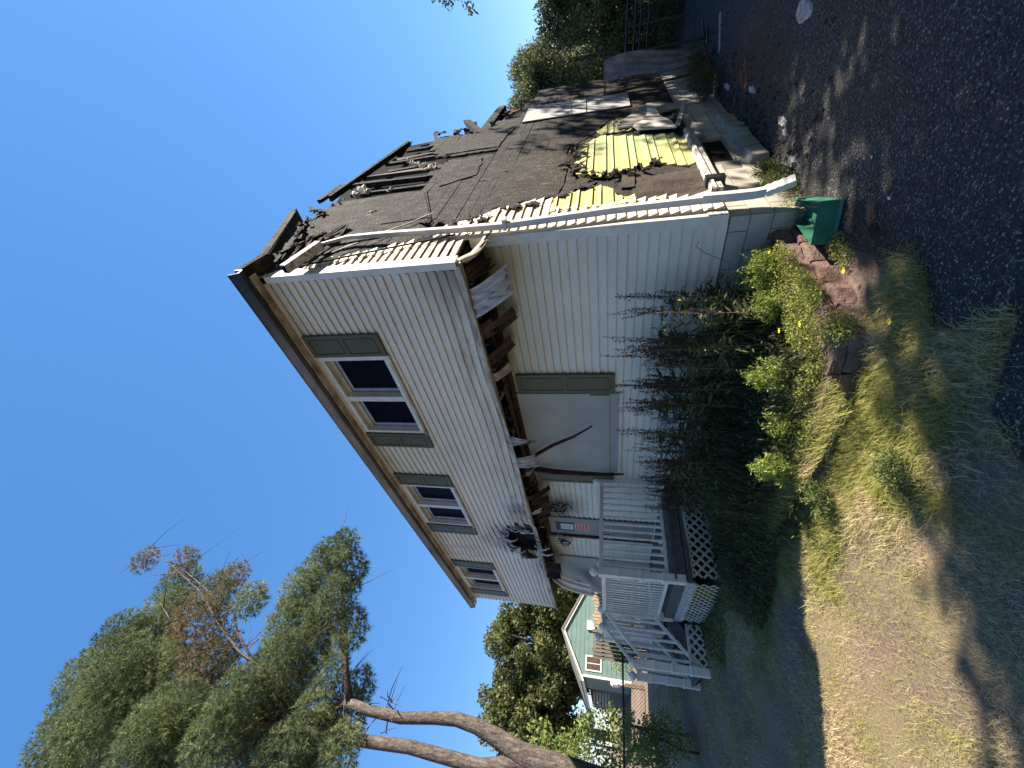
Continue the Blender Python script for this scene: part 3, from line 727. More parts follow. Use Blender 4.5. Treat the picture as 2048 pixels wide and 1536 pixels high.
# --- windows and shutters of the upper storey
def shutter(x0, x1, y, z0, z1, parent):
    s = MB(); t = .055
    zm = (z0 + z1) / 2
    s.box(x0, x1, y - .022, y + .004, z0, z1)
    for a, b in ((x0, x0 + t), (x1 - t, x1)): s.box(a, b, y - .034, y - .0225, z0, z1)
    for a, b in ((z0, z0 + t * 1.3), (zm - t * .6, zm + t * .6), (z1 - t * 1.2, z1)): s.box(x0 + t, x1 - t, y - .0338, y - .0225, a, b)
    sh = s.build('shutter', M['shutter'], parent)
    for a, b in ((z0 + t * 1.3, zm - t * .6), (zm + t * .6, z1 - t * 1.2)):
        MB().box(x0 + t + .014, x1 - t - .014, y - .031, y - .0226, a + .014, b - .014).build('shutter_panel', M['shutter'], sh)
    return sh
for (a, b), (p, q) in zip(wins, [(-3.244, -0.843), (-6.49, -4.12), (-10.49, -8.125)]):
    wn_ = MB()
    y0, y1 = OV - .034, OV + .07
    wn_.box(a, a + .05, y0, y1, 4.44, 5.545); wn_.box(b - .075, b, y0, y1, 4.44, 5.545)
    wn_.box(a + .05, b - .075, y0, y1, 5.47, 5.545); wn_.box(a + .05, b - .075, y0 - .004, y1, 4.44, 4.53)
    mid = (a + b) / 2 - .02
    wn_.box(mid - .05, mid + .05, y0 - .002, y1, 4.53, 5.47)
    w = wn_.build('window', M['trim'], house)
    MB().box(a - .02, b + .02, y0 - .03, y0 - .001, 4.418, 4.452).build('window_sill', M['trimburn'], w)
    for u0, u1 in ((a + .05, mid - .05), (mid + .05, b - .075)):
        MB().box(u0, u1, y1 - .03, y1 + .02, 5.40, 5.47).box(u0, u0 + .02, y1 - .03, y1 + .02, 4.53, 5.40).box(u1 - .02, u1, y1 - .03, y1 + .02, 4.53, 5.40).build('jamb', M['jamb'], w)
        MB().box(u0 + .02, u0 + .075, y1 + .0, y1 + .03, 4.56, 5.40).box(u1 - .05, u1 - .02, y1, y1 + .03, 4.56, 5.40).box(u0 + .075, u1 - .05, y1, y1 + .03, 4.53, 4.585).box(u0 + .075, u1 - .05, y1, y1 + .03, 5.36, 5.40).build('sash', M['sash'], w)
        MB().box(u0 + .075, u1 - .05, y1 + .012, y1 + .018, 4.585, 5.36).build('pane', M['glass'], w)
        MB().box(u0, u1, y1 + .25, y1 + .27, 4.5, 5.5).build('room_shade_panel', M['black'], w)  # black panel stands in for the unlit room behind the glass
    shutter(p + 0.0, a - .012, OV - .026, 4.436, 5.549, house); shutter(b + .012, q, OV - .026, 4.436, 5.549, house)

# --- ground floor openings
shutter(-2.455, -2.085, -0.030, 1.498, 2.93, house); shutter(-4.95, -4.60, -0.030, 1.498, 2.93, house)
bd = MB().box(-4.56, -2.49, -0.052, -0.020, 1.43, 2.975).build('window_board', M['ply'], house)
MB().box(-4.57, -2.50, -0.078, -0.0575, 1.575, 1.86).build('cross_board', M['ply'], bd)
MB().box(-4.55, -2.47, -0.058, -0.0526, 1.385, 1.428).build('sill', M['trim'], bd)
b2 = MB().prism([(-10.85, 1.45), (-8.5, 1.45), (-8.5, 2.80), (-8.62, 2.84), (-9.6, 2.84), (-10.4, 2.84), (-10.85, 2.8)], 1, -0.055, -0.021).build('window_board', M['ply'], house)
for x, zz in ((-9.2, 2.4), (-9.05, 2.0), (-10.1, 2.2), (-9.6, 1.9), (-8.9, 2.6)):
    MB().lathe([(.012, 0), (.012, .006)], 8).v and MB().box(x - .012, x + .012, -.059, -.0552, zz - .012, zz + .012).build('screw_plate', M['metal'], b2)
door = MB().box(-7.38, -6.50, 0.03, 0.075, 0.64, 2.93).build('front_door', M['door'], house)
MB().box(-6.50, -6.43, -0.02, 0.08, 0.62, 3.0).box(-7.45, -7.38, -0.02, 0.08, 0.62, 3.0).box(-7.38, -6.50, -0.02, 0.08, 2.93, 3.0).build('door_frame', M['brownburn'], door)
hnd = MB(); hnd.box(-7.31, -7.25, 0.018, 0.03, 1.55, 1.80); hnd.tube([(-7.28, 0.02, 1.72), (-7.28, -0.04, 1.72), (-7.18, -0.045, 1.72), (-7.12, -0.04, 1.71)], .014, 6)
hnd.tube([(-7.28, .02, 1.62), (-7.29, -.05, 1.6), (-7.3, -.05, 1.5), (-7.28, .02, 1.47)], .011, 6); hnd.build('door_handle', M['metal'], door)
note = thing('notice', 'navy bordered white notice above a red sheet taped to the grey door', 'notice', (-7.0, 0.03, 2.05))
MB().box(-7.20, -6.80, 0.0255, 0.0295, 2.36, 2.79).build('backing_sheet', M['navy'], note)
MB().box(-7.13, -6.87, 0.0215, 0.0250, 2.39, 2.67).build('white_sheet', M['paper'], note)
for i in range(6): MB().box(-7.09, -6.91 - .02 * (i % 2), 0.0195, 0.0212, 2.43 + .037 * i, 2.445 + .037 * i).build('printed_line', M['ink'], note)
rs = MB().box(-7.15, -6.82, 0.0255, 0.0295, 2.03, 2.355).build('red_sheet', M['pinkpaper'], note)
for i in range(4):
    x = -7.12
    while x < -6.86:
        w = random.uniform(.02, .06); MB().box(x, min(x + w, -6.84), 0.0225, 0.0250, 2.065 + .07 * i, 2.11 + .07 * i).build('printed_mark', M['redpaper'], note); x += w + .015
for x in (-6.02, -7.62):
    lamp = MB(); lamp.box(x - .05, x + .05, -.035, -.012, 2.62, 2.78)
    for k in range(5):
        a = k * 1.3; lamp.tube([(x, -.03, 2.76), (x + .09 * math.cos(a), -.11 + .06 * math.sin(a), 2.66), (x + .08 * math.cos(a + .3), -.1 + .06 * math.sin(a), 2.54), (x + .02, -.09, 2.47)], .008, 5)
    lamp.build('melted_wall_lamp', M['coal'], house)

# --- eave, gutter, remains of the front roof slope
MB().box(XL - .05, 0.03, OV - .03, OV + .02, 5.56, 5.645).build('frieze_board', M['siding'], house)
MB().box(XL - .25, 0.10, OV - .125, OV - .031, 5.615, 5.64).build('eave_soffit', M['trimburn'], house)
gt = MB()
gp = [(-.0, 0), (-.0, -.105), (-.03, -.12), (-.09, -.125), (-.105, -.06), (-.12, -.005), (-.135, 0.0), (-.11, -.0), (-.09, -.09), (-.025, -.1), (-.02, 0)]
n_ = len(gp); L = [0.20, XL - .28]
vs_ = [(x, OV - .126 + a, 5.755 + b) for x in L for a, b in gp]
gt.add(vs_, [(i, (i + 1) % n_, n_ + (i + 1) % n_, n_ + i) for i in range(n_)] + [tuple(range(n_)), tuple(range(2 * n_ - 1, n_ - 1, -1))])
gt.build('gutter', M['gutter'], house)
MB().add([(0.08, OV - .1, 5.70), (XL - .26, OV - .1, 5.70), (XL - .26, 1.15, 6.22), (-6.0, 1.5, 6.35), (-2.0, 1.35, 6.3), (-.35, 1.62, 6.43), (0.06, 1.62, 6.43), (0.07, 1.2, 6.29), (0.07, .6, 6.08),
          (0.08, OV - .1, 5.76), (XL - .26, OV - .1, 5.76), (XL - .26, 1.15, 6.28), (-6.0, 1.5, 6.41), (-2.0, 1.35, 6.36), (-.35, 1.60, 6.50), (0.06, 1.58, 6.50), (0.07, 1.2, 6.36), (0.07, .6, 6.15)],
         [(0, 1, 2, 3, 4, 5, 6, 7, 8), (17, 16, 15, 14, 13, 12, 11, 10, 9)] + [(i, (i + 1) % 9, 9 + (i + 1) % 9, 9 + i) for i in range(9)]).build('roof_remnant', M['char'], house)
MB().beam((0.05, -.55, 5.72), (0.05, 1.45, 6.36), .04, .09, jit=.012).build('rake_board', M['char'], house)
MB().beam((0.0, -.45, 5.52), (0.0, 1.2, 5.98), .05, .10, jit=.02).build('charred_rafter', M['char'], house)
MB().beam((-.05, -.3, 5.30), (-.02, .75, 5.62), .05, .09, jit=.02).build('charred_rafter', M['char'], house)
MB().beam((0.02, -.25, 5.25), (0.04, .35, 5.42), .05, .07, jit=.015).build('charred_rafter', M['char'], house)
for i in range(26):    # rafters under the remnant, seen through the gap
    x = -0.4 - i * .42; MB().beam((x, OV + .0, 5.66), (x, 1.2, 6.20), .04, .12, jit=.01).build('rafter', M['char'], house)
MB().beam((0.11, -.66, 5.74), (0.12, -.24, 5.60), .16, .06, jit=.01).build('broken_gutter_end', M['char'], house)
st = MB(); st.beam((0.16, -0.66, 5.10), (0.16, -0.10, 4.96), .10, .085); stub = st.build('gutter_stub', M['peel'], house)
MB().beam((0.16, -0.668, 5.102), (0.16, -0.659, 5.099), .075, .06).build('stub_mouth', M['black'], stub)  # black plate painted as the shaded hollow of the stub
for i in range(9):
    p = Vector((.03, random.uniform(-.4, .5), random.uniform(5.0, 5.5))); q = p + Vector((.03, random.uniform(.1, .4), random.uniform(-.2, .1)))
    MB().beam(p, q, .03, .04, jit=.015).build('charred_stick', M['char'], house)
wire = [(.05, -.1 + .06 * i, 4.85 + .02 * math.sin(i) - .28 * i * .25) for i in range(16)]
MB().tube(wire, .008, 4).build('dangling_cable', M['foil'], house)
MB().tube([(.06, -.40 + .035 * i, 5.1 - .14 * i + .015 * math.sin(2 * i)) for i in range(14)], .012, 4).build('dangling_cable', M['coal'], house)

# --- charred side wall: sheathing boards, one object each
gable = [(0.02, 0.42), (0.02, 3.2), (-0.43, 3.2), (-0.43, 5.5), (0.3, 5.55), (0.62, 5.80), (1.0, 5.95), (1.37, 5.88), (1.80, 5.95), (1.80, 4.35), (3.03, 4.52), (3.25, 4.40), (3.6, 4.58),
         (4.3, 4.98), (4.66, 5.10), (5.2, 5.16), (5.12, 4.6), (5.02, 4.13), (5.5, 3.95), (6.03, 3.78), (6.73, 3.42), (8.6, 3.36), (8.6, 0.42)]
side = MB()
side.prism([(0.1, 0.42), (0.1, 3.2), (-0.4, 3.2), (-0.4, 5.4), (1.75, 5.8), (1.75, 4.3), (4.9, 4.9), (4.95, 4.1), (6.7, 3.3), (8.55, 3.3), (8.55, 0.42)], 0, -0.12, -0.034)
side = side.build('side_wall', M['black'], house)
PW = 0.152; z = 0.43
while z < 6.0:
    zs_ = (z + .0025, z + PW * .5, z + PW - .0025)
    iv = intervals(gable, zs_[1])
    segs = []
    for a, b in iv:
        if 3.38 < z < 4.72 and a < 3.45 < b:
            g0, g1 = 3.40 + random.uniform(-.08, .03), 3.56 + random.uniform(-.03, .10); segs += [(a, g0), (g1, b)]
        else: segs.append((a, b))
    out = []
    for a, b in segs:      # butt joints
        t = a
        while b - t > 5.0:
            k = t + random.uniform(2.2, 3.4); out.append((t, k - .004)); t = k + .004
        out.append((t, b))
    for a, b in out:
        if b - a < .05: continue
        el = [random.uniform(-.035, .035) for _ in range(3)]; er = [random.uniform(-.035, .035) for _ in range(3)]
        if z < 3.2: el = [x * .1 for x in el]
        sub = max(1, int((b - a) / .35)); d = random.uniform(-.004, .004); top = []; bot = []
        for i in range(1, sub):
            y = a + (b - a) * i / sub; top.append((y, zs_[2] + random.uniform(-.004, .003))); bot.append((y, zs_[0] + random.uniform(-.003, .004)))
        poly = [(a + el[0], zs_[0])] + bot + [(b + er[0], zs_[0]), (b + er[1], zs_[1]), (b + er[2], zs_[2])] + top[::-1] + [(a + el[2], zs_[2]), (a + el[1], zs_[1])]
        MB().prism(poly, 0, -0.030, -0.004 + d).build('sheathing_board', M['sheath'], side)
    z += PW
# the scorched panel still nailed on at the upper left
pan = [(0.46, 3.80), (0.72, 3.82), (1.83, 4.28), (1.86, 4.9), (1.80, 5.90), (1.4, 5.82), (1.0, 5.90), (0.55, 5.55), (0.15, 5.2), (0.28, 4.6)]
MB().prism([(a + random.uniform(-.02, .02), b + random.uniform(-.02, .02)) for a, b in pan[:]], 0, 0.004, 0.016).build('scorched_panel', M['char'], side)
MB().prism([(0.75, 3.85), (1.80, 4.29), (1.84, 4.62), (0.70, 4.55)], 0, 0.0165, 0.026).build('scorched_panel', M['char'], side)
for i in range(7):    # curled black flakes along the lower torn edge
    y0, z0 = [(0.57, 3.8), (0.45, 3.45), (0.5, 3.15), (0.75, 2.84), (0.8, 2.6), (0.95, 2.2), (1.15, 1.9)][i]
    for k in range(4):
        yy = y0 + random.uniform(-.06, .1); zz = z0 + random.uniform(-.15, .12); ln = random.uniform(.08, .18)
        ribbon((.005, yy + .05, zz + .05), (.05, yy - ln * .5, zz - ln * .5), (0, .07, -.07), (.03, 0, 0), 1, .012, 'charred_flake', M['coal'], side, n=5, mseg=4, ragged=.25)
for i in range(22):   # and round the torn foam and along the top edge
    y0, z0 = [(1.42, 1.32), (1.46, 1.45), (1.44, 1.6), (1.52, 1.78), (1.7, 1.98), (1.8, 2.06), (1.95, 2.0), (2.1, 2.1), (2.4, 2.06), (2.7, 2.1), (2.92, 2.1), (1.55, 1.2), (1.68, 1.0), (.6, 5.75), (1.0, 5.93), (1.4, 5.88), (.3, 5.5), (5.25, 5.1), (5.15, 4.6), (5.5, 3.95), (6.1, 3.75), (3.4, 4.4)][i]
    for k in range(3):
        ln = random.uniform(.06, .2); a = random.uniform(0, 6.28)
        ribbon((.024, y0 + random.uniform(-.05, .05), z0 + random.uniform(-.05, .05)), (.06, y0 + ln * math.cos(a), z0 + ln * math.sin(a)), (0, .06 * math.sin(a), -.06 * math.cos(a)), (.03, 0, 0), 1, .012, 'charred_flake', M['coal'], side, n=5, mseg=4, ragged=.3)
for i in range(26):
    y = random.uniform(-.4, 1.7); z = 5.35 + .3 * (y + .4) + random.uniform(-.12, .22); a = random.uniform(-.5, .9); ln = random.uniform(.15, .5)
    MB().beam((.02 + random.uniform(-.06, .03), y, z), (.02, y + ln * math.cos(a), z + ln * math.sin(a)), random.uniform(.02, .05), random.uniform(.02, .06), jit=.012, taper=.6).build('charred_stick', M['char'], side)
def ragged_sheet(poly, x0, x1, mat, name='scorched_panel', n=5, j=.03):
    q = []
    for (a, b), (c, d) in zip(poly, poly[1:] + poly[:1]):
        for k in range(n): t = k / n; q.append((a + (c - a) * t + random.uniform(-j, j), b + (d - b) * t + random.uniform(-j, j)))
    return MB().prism(q, 0, x0, x1).build(name, mat, side)
ragged_sheet([(.95, 2.20), (2.05, 2.12), (2.95, 2.20), (2.9, 2.95), (1.95, 3.05), (.80, 3.0)], .0, .010, M['sheath'])
ragged_sheet([(1.35, 1.72), (1.5, 1.85), (1.75, 2.02), (2.0, 2.1), (1.0, 2.2), (1.12, 1.9)], .0, .012, M['sheath'])
ragged_sheet([(3.0, 2.2), (3.55, 1.85), (4.4, 1.55), (5.1, 1.6), (5.1, 2.3), (4.0, 2.7)], .0, .008, M['sheath'])
ragged_sheet([(2.3, 3.55), (3.2, 3.65), (3.3, 4.3), (2.5, 4.35), (2.0, 4.1)], .001, .012, M['sheath'])
ragged_sheet([(3.7, 3.5), (4.9, 3.4), (4.95, 4.2), (4.3, 4.85), (3.75, 4.5)], .001, .010, M['sheath'])
# open stud bay under the burnt roof; black sheet added to darken it
bay = MB().prism([(1.7, 4.2), (6.1, 5.25), (5.95, 6.15), (3.2, 6.5), (1.75, 6.25)], 0, -0.28, -0.24).build('stud_bay', M['black'], house)
for i, y in enumerate([1.95, 2.33, 2.72, 3.1, 3.5, 3.9, 4.3, 4.7, 5.0]):
    zt = 6.12 - (y - 2.4) * .14; zb = 4.25 + max(0, (y - 3.2)) * .42
    MB().beam((-.06, y, zb), (-.06 + random.uniform(-.06, .02), y + random.uniform(-.16, .16), min(zt, 6.1) - random.choice([0, .1, .3])), random.uniform(.035, .07), .09, (0, 1, 0), jit=.022).build('stud', M['char' if i % 3 else 'brownburn'], bay)
MB().beam((-.03, 2.15, 6.13), (-.03, 5.18, 5.80), .09, .07, jit=.012).build('top_plate', M['char'], bay)
MB().beam((-.0, 1.95, 6.20), (-.02, 2.75, 6.19), .05, .07, jit=.02).build('charred_stick', M['char'], bay)
def fluff(c, r, n, name='insulation'):
    m = MB(); c = Vector(c)
    for _ in range(n):
        p = c + Vector((random.gauss(0, r * .25), random.gauss(0, r * .6), random.gauss(0, r * .5))); s = random.uniform(.25, .6) * r
        pr = [(s * .3, -s * .6), (s * .8, -s * .3), (s, 0), (s * .7, s * .4), (s * .25, s * .6)]
        o = len(m.v); m.lathe(pr, 6, p)
        for k in range(o, len(m.v)): v = m.v[k]; m.v[k] = tuple(v[i] + random.uniform(-.3, .3) * s for i in range(3))
    return m.build(name, M['insul'], bay)
fluff((.03, 2.15, 5.55), .13, 9); fluff((.02, 1.75, 5.75), .07, 5); fluff((.03, 2.0, 4.95), .05, 4)
for k, (yy, zz) in enumerate([(3.35, 4.95), (3.15, 4.75), (3.0, 4.6), (2.9, 4.45), (3.45, 5.1)]): fluff((.03, yy, zz), .08, 6)
fluff((.02, 1.2, 4.9), .05, 4); fluff((.0, 0.95, 5.98), .05, 4); fluff((.0, 1.2, 5.98), .045, 4); fluff((.02, 5.6, 4.0), .06, 4); fluff((.03, .55, 5.35), .05, 4)
# charred sticks standing on the burnt edge
for p, q, w in (((-.1, 5.18, 5.15), (-.1, 6.05, 5.5), .07), ((-.1, 4.55, 5.83), (-.05, 5.35, 5.82), .06), ((-.05, 5.3, 4.75), (-.05, 5.75, 4.85), .09), ((-.2, 6.2, 4.75), (-.2, 6.9, 4.72), .12),
                ((-.15, 6.35, 3.55), (-.15, 5.75, 4.65), .05), ((-.1, 6.6, 3.4), (-.1, 7.1, 3.9), .06), ((-.1, 6.3, 3.6), (-.1, 6.9, 4.1), .06)):
    MB().beam(p, q, w, w * 1.2, jit=.02, taper=.8).build('charred_stick', M['char'], house)
MB().beam((-.12, 5.25, 4.15), (-.12, 7.5, 4.12), .18, .22, jit=.02).build('charred_beam', M['char'], house)
MB().beam((-.12, 5.45, 4.25), (-.10, 6.7, 4.85), .11, .15, jit=.02).build('charred_beam', M['char'], house)
MB().beam((-.05, 6.25, 3.72), (-.05, 6.75, 3.62), .12, .15, jit=.03).build('split_timber', M['orange'], house)

# --- cladding left on the side wall
def bands(poly, edges, d0, d1, mat, name, parent, jit=.012):
    for e0, e1 in zip(edges, edges[1:]):
        for a, b in intervals(poly, (e0 + e1) / 2):
            lo = intervals(poly, e0 + .004); hi = intervals(poly, e1 - .004)
            pick = lambda L: min(L, key=lambda q: abs(q[0] - a) + abs(q[1] - b)) if L else (a, b)
            (a0, b0), (a1, b1) = pick(lo), pick(hi)
            if abs(a0 - a) > .35: a0 = a
            if abs(b0 - b) > .35: b0 = b
            if abs(a1 - a) > .35: a1 = a
            if abs(b1 - b) > .35: b1 = b
            J = lambda: random.uniform(-jit, jit)
            pl_ = [(a0 + J(), e0 + .003), (b0 + J(), e0 + .003), (b + J(), (e0 + e1) / 2), (b1 + J(), e1 - .003), (a1 + J(), e1 - .003), (a + J(), (e0 + e1) / 2)]
            m = MB(); m.prism(pl_, 0, d0, d1)
            k = len(m.v) // 2
            for i in range(k, 2 * k):      # the lower edge of every lap stands proud
                v = m.v[i]; m.v[i] = (v[0] + (.018 if v[2] < e0 + .01 else .0), v[1], v[2])
            m.build(name, mat, parent)
ym = [(2.92, 2.14), (2.39, 2.05), (2.1, 2.10), (1.92, 1.96), (1.76, 2.05), (1.52, 1.80), (1.45, 1.59), (1.46, 1.42), (1.42, 1.29), (1.6, 1.25), (1.72, 0.95), (1.49, 0.60), (1.57, 0.55), (2.4, 0.5), (2.95, 0.59),
      (3.09, 1.13), (3.39, 1.7), (3.17, 1.82), (2.98, 1.95)]
zed = [.48, .62, .74, .92, 1.02, 1.20, 1.30, 1.50, 1.60, 1.78, 1.88, 2.06, 2.16]
foam = MB().prism([(1.75, 1.3), (2.9, 1.2), (2.9, 1.9), (2.2, 1.95), (1.75, 1.85)], 0, .0, .008).build('foam_sheathing', M['foam'], house)
bands(ym, zed, .009, .022, M['foam'], 'foam_board', foam)
ysm = [(3.72, 1.76), (3.50, 1.74), (3.46, 1.18), (3.83, 1.10), (4.40, 1.40), (4.1, 1.5)]
bands(ysm, [1.08, 1.2, 1.30, 1.48, 1.58, 1.76], .009, .02, M['foam'], 'foam_board', foam)
ylo = [(0.48, 2.29), (0.86, 2.29), (1.03, 2.0), (1.14, 1.70), (1.07, 1.56), (0.72, 1.46), (0.70, 1.30), (0.48, 1.30)]
bands(ylo, [1.28, 1.42, 1.52, 1.66, 1.76, 1.92, 2.02, 2.18, 2.30], .020, .030, M['foam'], 'foam_board', foam)
def felt(u, v):
    y = .50 + 1.15 * u; z = .46 + .86 * v - .05 * u
    return (.010 + .012 * math.sin(11 * u + 4 * v) * v * (1 - v) * 4 + .006 * math.sin(29 * u), y, z)
MB().sheet(felt, 24, 12).build('felt_paper', M['tar'], side, fix=False, smooth=True)
MB().prism([(1.0, 1.27), (1.62, 1.24), (1.60, 1.62), (1.45, 1.40), (1.0, 1.44)], 0, .016, .026).build('felt_flap', M['tar'], side)
# boarded side door: three bleached sheets
dr = MB().prism([(5.17, 1.12), (6.42, 1.13), (6.5, 3.30), (5.2, 3.27)], 0, .0, .010).build('boarded_doorway', M['black'], house)
for pl_ in ([(5.19, 2.26), (6.47, 2.36), (6.45, 3.29), (5.21, 3.26)], [(5.18, 1.98), (6.54, 2.02), (6.50, 2.35), (5.19, 2.25)], [(5.16, 1.15), (6.32, 1.15), (6.50, 2.00), (5.18, 1.96)]):
    MB().prism(pl_, 0, .012, .030).build('door_panel', M['whitepanel'], dr)
# peeled vinyl lying against the wall
def arch(t): return (4.0 + .75 * t, 1.42 - .35 * t - .75 * t * t)
pts = [(3.62, 1.40), (3.75, 1.45), (4.05, 1.36), (4.40, 1.17), (4.80, 1.02), (5.05, .84), (5.02, .66), (4.70, .40), (4.72, .24), (4.35, .33), (4.25, .62), (3.95, .92), (3.80, .98)]
MB().prism(pts, 0, .02, .045).build('peeled_cladding', M['ply'], house)
MB().prism([(3.55, 1.42), (4.02, 1.47), (4.05, 1.42), (3.66, 1.36), (3.66, .86), (3.58, .84)], 0, .046, .07).build('peeled_cladding', M['trim'], house)
sk = MB(); sk.prism([(3.02, .57), (3.40, .60), (3.90, .74), (4.55, .76), (4.64, .88), (4.1, .92), (3.75, 1.02), (3.44, 1.18), (3.20, 1.12)], 0, .07, .085)
sk.build('torn_skirt_panel', M['white'], house)
MB().beam((.10, 3.05, .56), (.12, 4.42, .28), .02, .07).build('loose_trim', M['peel'], house)
MB().beam((.04, .54, .445), (.04, 2.84, .44), .085, .12, jit=.004).build('sill_beam', M['peel'], house)
MB().beam((.095, .50, .475), (.095, 2.86, .47), .018, .035, jit=.003).build('sill_strip', M['peel'], house)
MB().box(.02, .12, .74, .84, .33, .53).build('metal_bracket', M['metal'], house)
MB().box(-0.03, .03, 2.85, 8.58, .41, .52).build('charred_sill', M['char'], house)

# --- downspout
dsp = MB(); dsp.tube([(.09, .04, 5.24), (.095, .20, 4.76), (.10, .16, 4.2), (.10, .09, 3.3), (.10, .07, 2.75), (.105, .12, 2.1), (.11, .17, 1.5), (.115, .18, .62)], [.010, .030, .040, .044, .046, .046, .046, .046], 4)
ds = dsp.build('downspout', M['downspout'], house)
MB().tube([(.12, .192, .66), (.12, .18, .40), (.125, .17, .20), (.14, .155, .10)], [.058, .056, .054, .052], 4).build('downspout_section', M['downspout'], ds)
el_ = MB(); pe = []
for i in range(9):
    t = i / 8; pe.append((.14 + .10 * t, .155 - .05 * t, .10 - .22 * t - .0 * t))
el_.tube(pe, [.052 + (.006 if i % 2 else 0) for i in range(9)], 4); el_.build('downspout_elbow', M['downspout'], ds)
MB().box(.06, .18, .02, .12, 2.68, 2.72).build('downspout_strap', M['downspout'], ds)

# wisps growing in the gutter
for x in (-1.9, -2.6, -3.6, -4.5, -6.3, -7.4, -8.3):
    n = 7; p = np.tile([[x, OV - .19, 5.74]], (n, 1)) + RNG.normal(size=(n, 3)) * [.07, .01, .005]
    v, f = blades(p, RNG.uniform(.06, .26, n), np.full(n, .005), RNG.uniform(-.08, .1, n))
    tag(link('gutter_weed', np_mesh('gutter_weed', v, f, (x, OV - .19, 5.74)), M['stem'], None, (x, OV - .19, 5.74)), 'thin dry weed sprouting from the front gutter', 'weed', 'dry weeds growing in the gutter')

# ------------------------------------------------------------------ porch
porch = thing('porch', 'white railed wooden porch with lattice skirt in front of the door', 'porch', (-6.7, -0.85, 0.0))
PX, PY, ST0, ST1, PL = -4.85, -1.72, -6.72, -7.82, -8.62
DZ = 0.62
for i in range(12):
    y0 = PY - .02 + i * .146; MB().box(PL - .06, PX + .06, y0, y0 + .138, DZ - .035, DZ + random.uniform(-.002, .002)).build('deck_board', M['weather'], porch)
MB().beam((PX + .02, -.02, .53), (PX + .02, PY + .02, .52), .05, .15, jit=.006).build('rim_beam', M['weather'], porch)
MB().beam((PX + .045, PY - .0, .52), (ST0 + .03, PY - .0, .52), .05, .15, jit=.006).build('rim_beam', M['weather'], porch)
MB().beam((ST1 - .03, PY, .52), (PL, PY, .52), .05, .15, jit=.004).build('rim_beam', M['weather'], porch)
MB().beam((PX + .055, PY - .05, .40), (PX + .055, -.1, .41), .03, .07, jit=.004).build('weathered_ledger', M['weather'], porch)
MB().beam((PX + .05, PY - .045, .395), (ST0 + .05, PY - .045, .39), .03, .12, jit=.004).build('weathered_ledger', M['peel'], porch)
bprof = [(.026, 0), (.026, .14), (.030, .145), (.030, .165), (.019, .175), (.025, .36), (.021, .44), (.031, .452), (.031, .466), (.019, .474), (.031, .482), (.031, .497), (.021, .505), (.026, .60), (.020, .78), (.030, .79), (.030, .81), (.026, .82), (.026, .96)]
bal_me = MB().lathe(bprof, 8).mesh('baluster', smooth=False); bal_me.materials.append(M['white'])
def newel(x, y, zb, zt, half=.058):
    m = MB(); H_ = zt - zb
    rr = half * math.sqrt(2)
    pr = [(rr, 0), (rr, H_ * .22), (rr * 1.14, H_ * .225), (rr * 1.14, H_ * .25), (rr * .9, H_ * .26), (rr, H_ * .47), (rr * 1.14, H_ * .475), (rr * 1.14, H_ * .5), (rr * .88, H_ * .51), (rr * .98, H_ * .72),
          (rr * 1.14, H_ * .725), (rr * 1.14, H_ * .75), (rr, H_ * .76), (rr, H_ * .94), (rr * 1.1, H_ * .945), (rr * 1.1, H_ * .965), (rr * .7, H_ * .968)]
    m.lathe(pr, 4, (x, y, zb)); n = m.build('newel_post', M['white'], porch)
    b = MB(); cap = [(.035, 0), (.04, .015), (.055, .03), (.075, .055), (.08, .075), (.07, .105), (.045, .13), (.012, .15)]
    b.lathe(cap, 12, (x, y, zb + H_ * .968)); b.build('ball_cap', M['white'], n, smooth=True)
    return n
newel(PX, PY, .46, 1.80); newel(PX + .0, -.0 - .07, .46, 1.78); newel(ST0, PY, .46, 1.70); newel(ST1, PY, .46, 1.70); newel(PL, PY, .46, 1.80)
newel(ST0 - .03, -2.50, -.05, 1.16, .062); newel(ST1 + .0, -2.50, -.05, 1.12, .062); newel(PL, -.08, .46, 1.8)
def railing(p0, p1, zt, zb, n, name='railing', zt1=None, zb1=None, slim=1.0):
    p0 = Vector((*p0, 0)); p1 = Vector((*p1, 0)); zt1 = zt if zt1 is None else zt1; zb1 = zb if zb1 is None else zb1
    A, B = Vector((p0.x, p0.y, zt)), Vector((p1.x, p1.y, zt1))
    r = MB().beam(A, B, .075, .035).build(name, M['white'], porch)
    MB().beam(A - Vector((0, 0, .032)), B - Vector((0, 0, .032)), .05, .028).build('rail_fillet', M['white'], r)
    A2, B2 = Vector((p0.x, p0.y, zb)), Vector((p1.x, p1.y, zb1))
    MB().beam(A2, B2, .055, .045).build('bottom_rail', M['white'], r)
    base = origin_of(r)
    for i in range(n):
        t = (i + .5) / n; q = A2.lerp(B2, t); h = A.lerp(B, t).z - q.z - .04
        o = bpy.data.objects.new('baluster', bal_me); COL.objects.link(o); o.parent = r; o.location = q + Vector((0, 0, .02)) - base
        o.scale = (slim, slim, h / .96); o.rotation_euler = (0, 0, 0)
    return r
railing((PX, -.13), (PX, PY + .06), 1.735, .72, 13)
railing((PX - .06, PY), (ST0 + .06, PY), 1.695, .72, 15, slim=.6)
railing((ST1 - .06, PY), (PL + .06, PY), 1.695, .72, 7)
railing((PL, PY + .06), (PL, -.13), 1.715, .72, 13)
railing((ST0 - .01, PY - .05), (ST0 - .03, -2.44), 1.66, .76, 5, zt1=1.02, zb1=.10)
railing((ST1 + .0, PY - .05), (ST1 + .0, -2.44), 1.66, .76, 5, zt1=1.02, zb1=.10)
for i in range(3):
    y = PY - .05 - .25 * i; MB().box(ST1 + .05, ST0 - .05, y - .27, y, DZ - .17 * (i + 1) - .03, DZ - .17 * (i + 1)).build('stair_tread', M['weather'], porch)
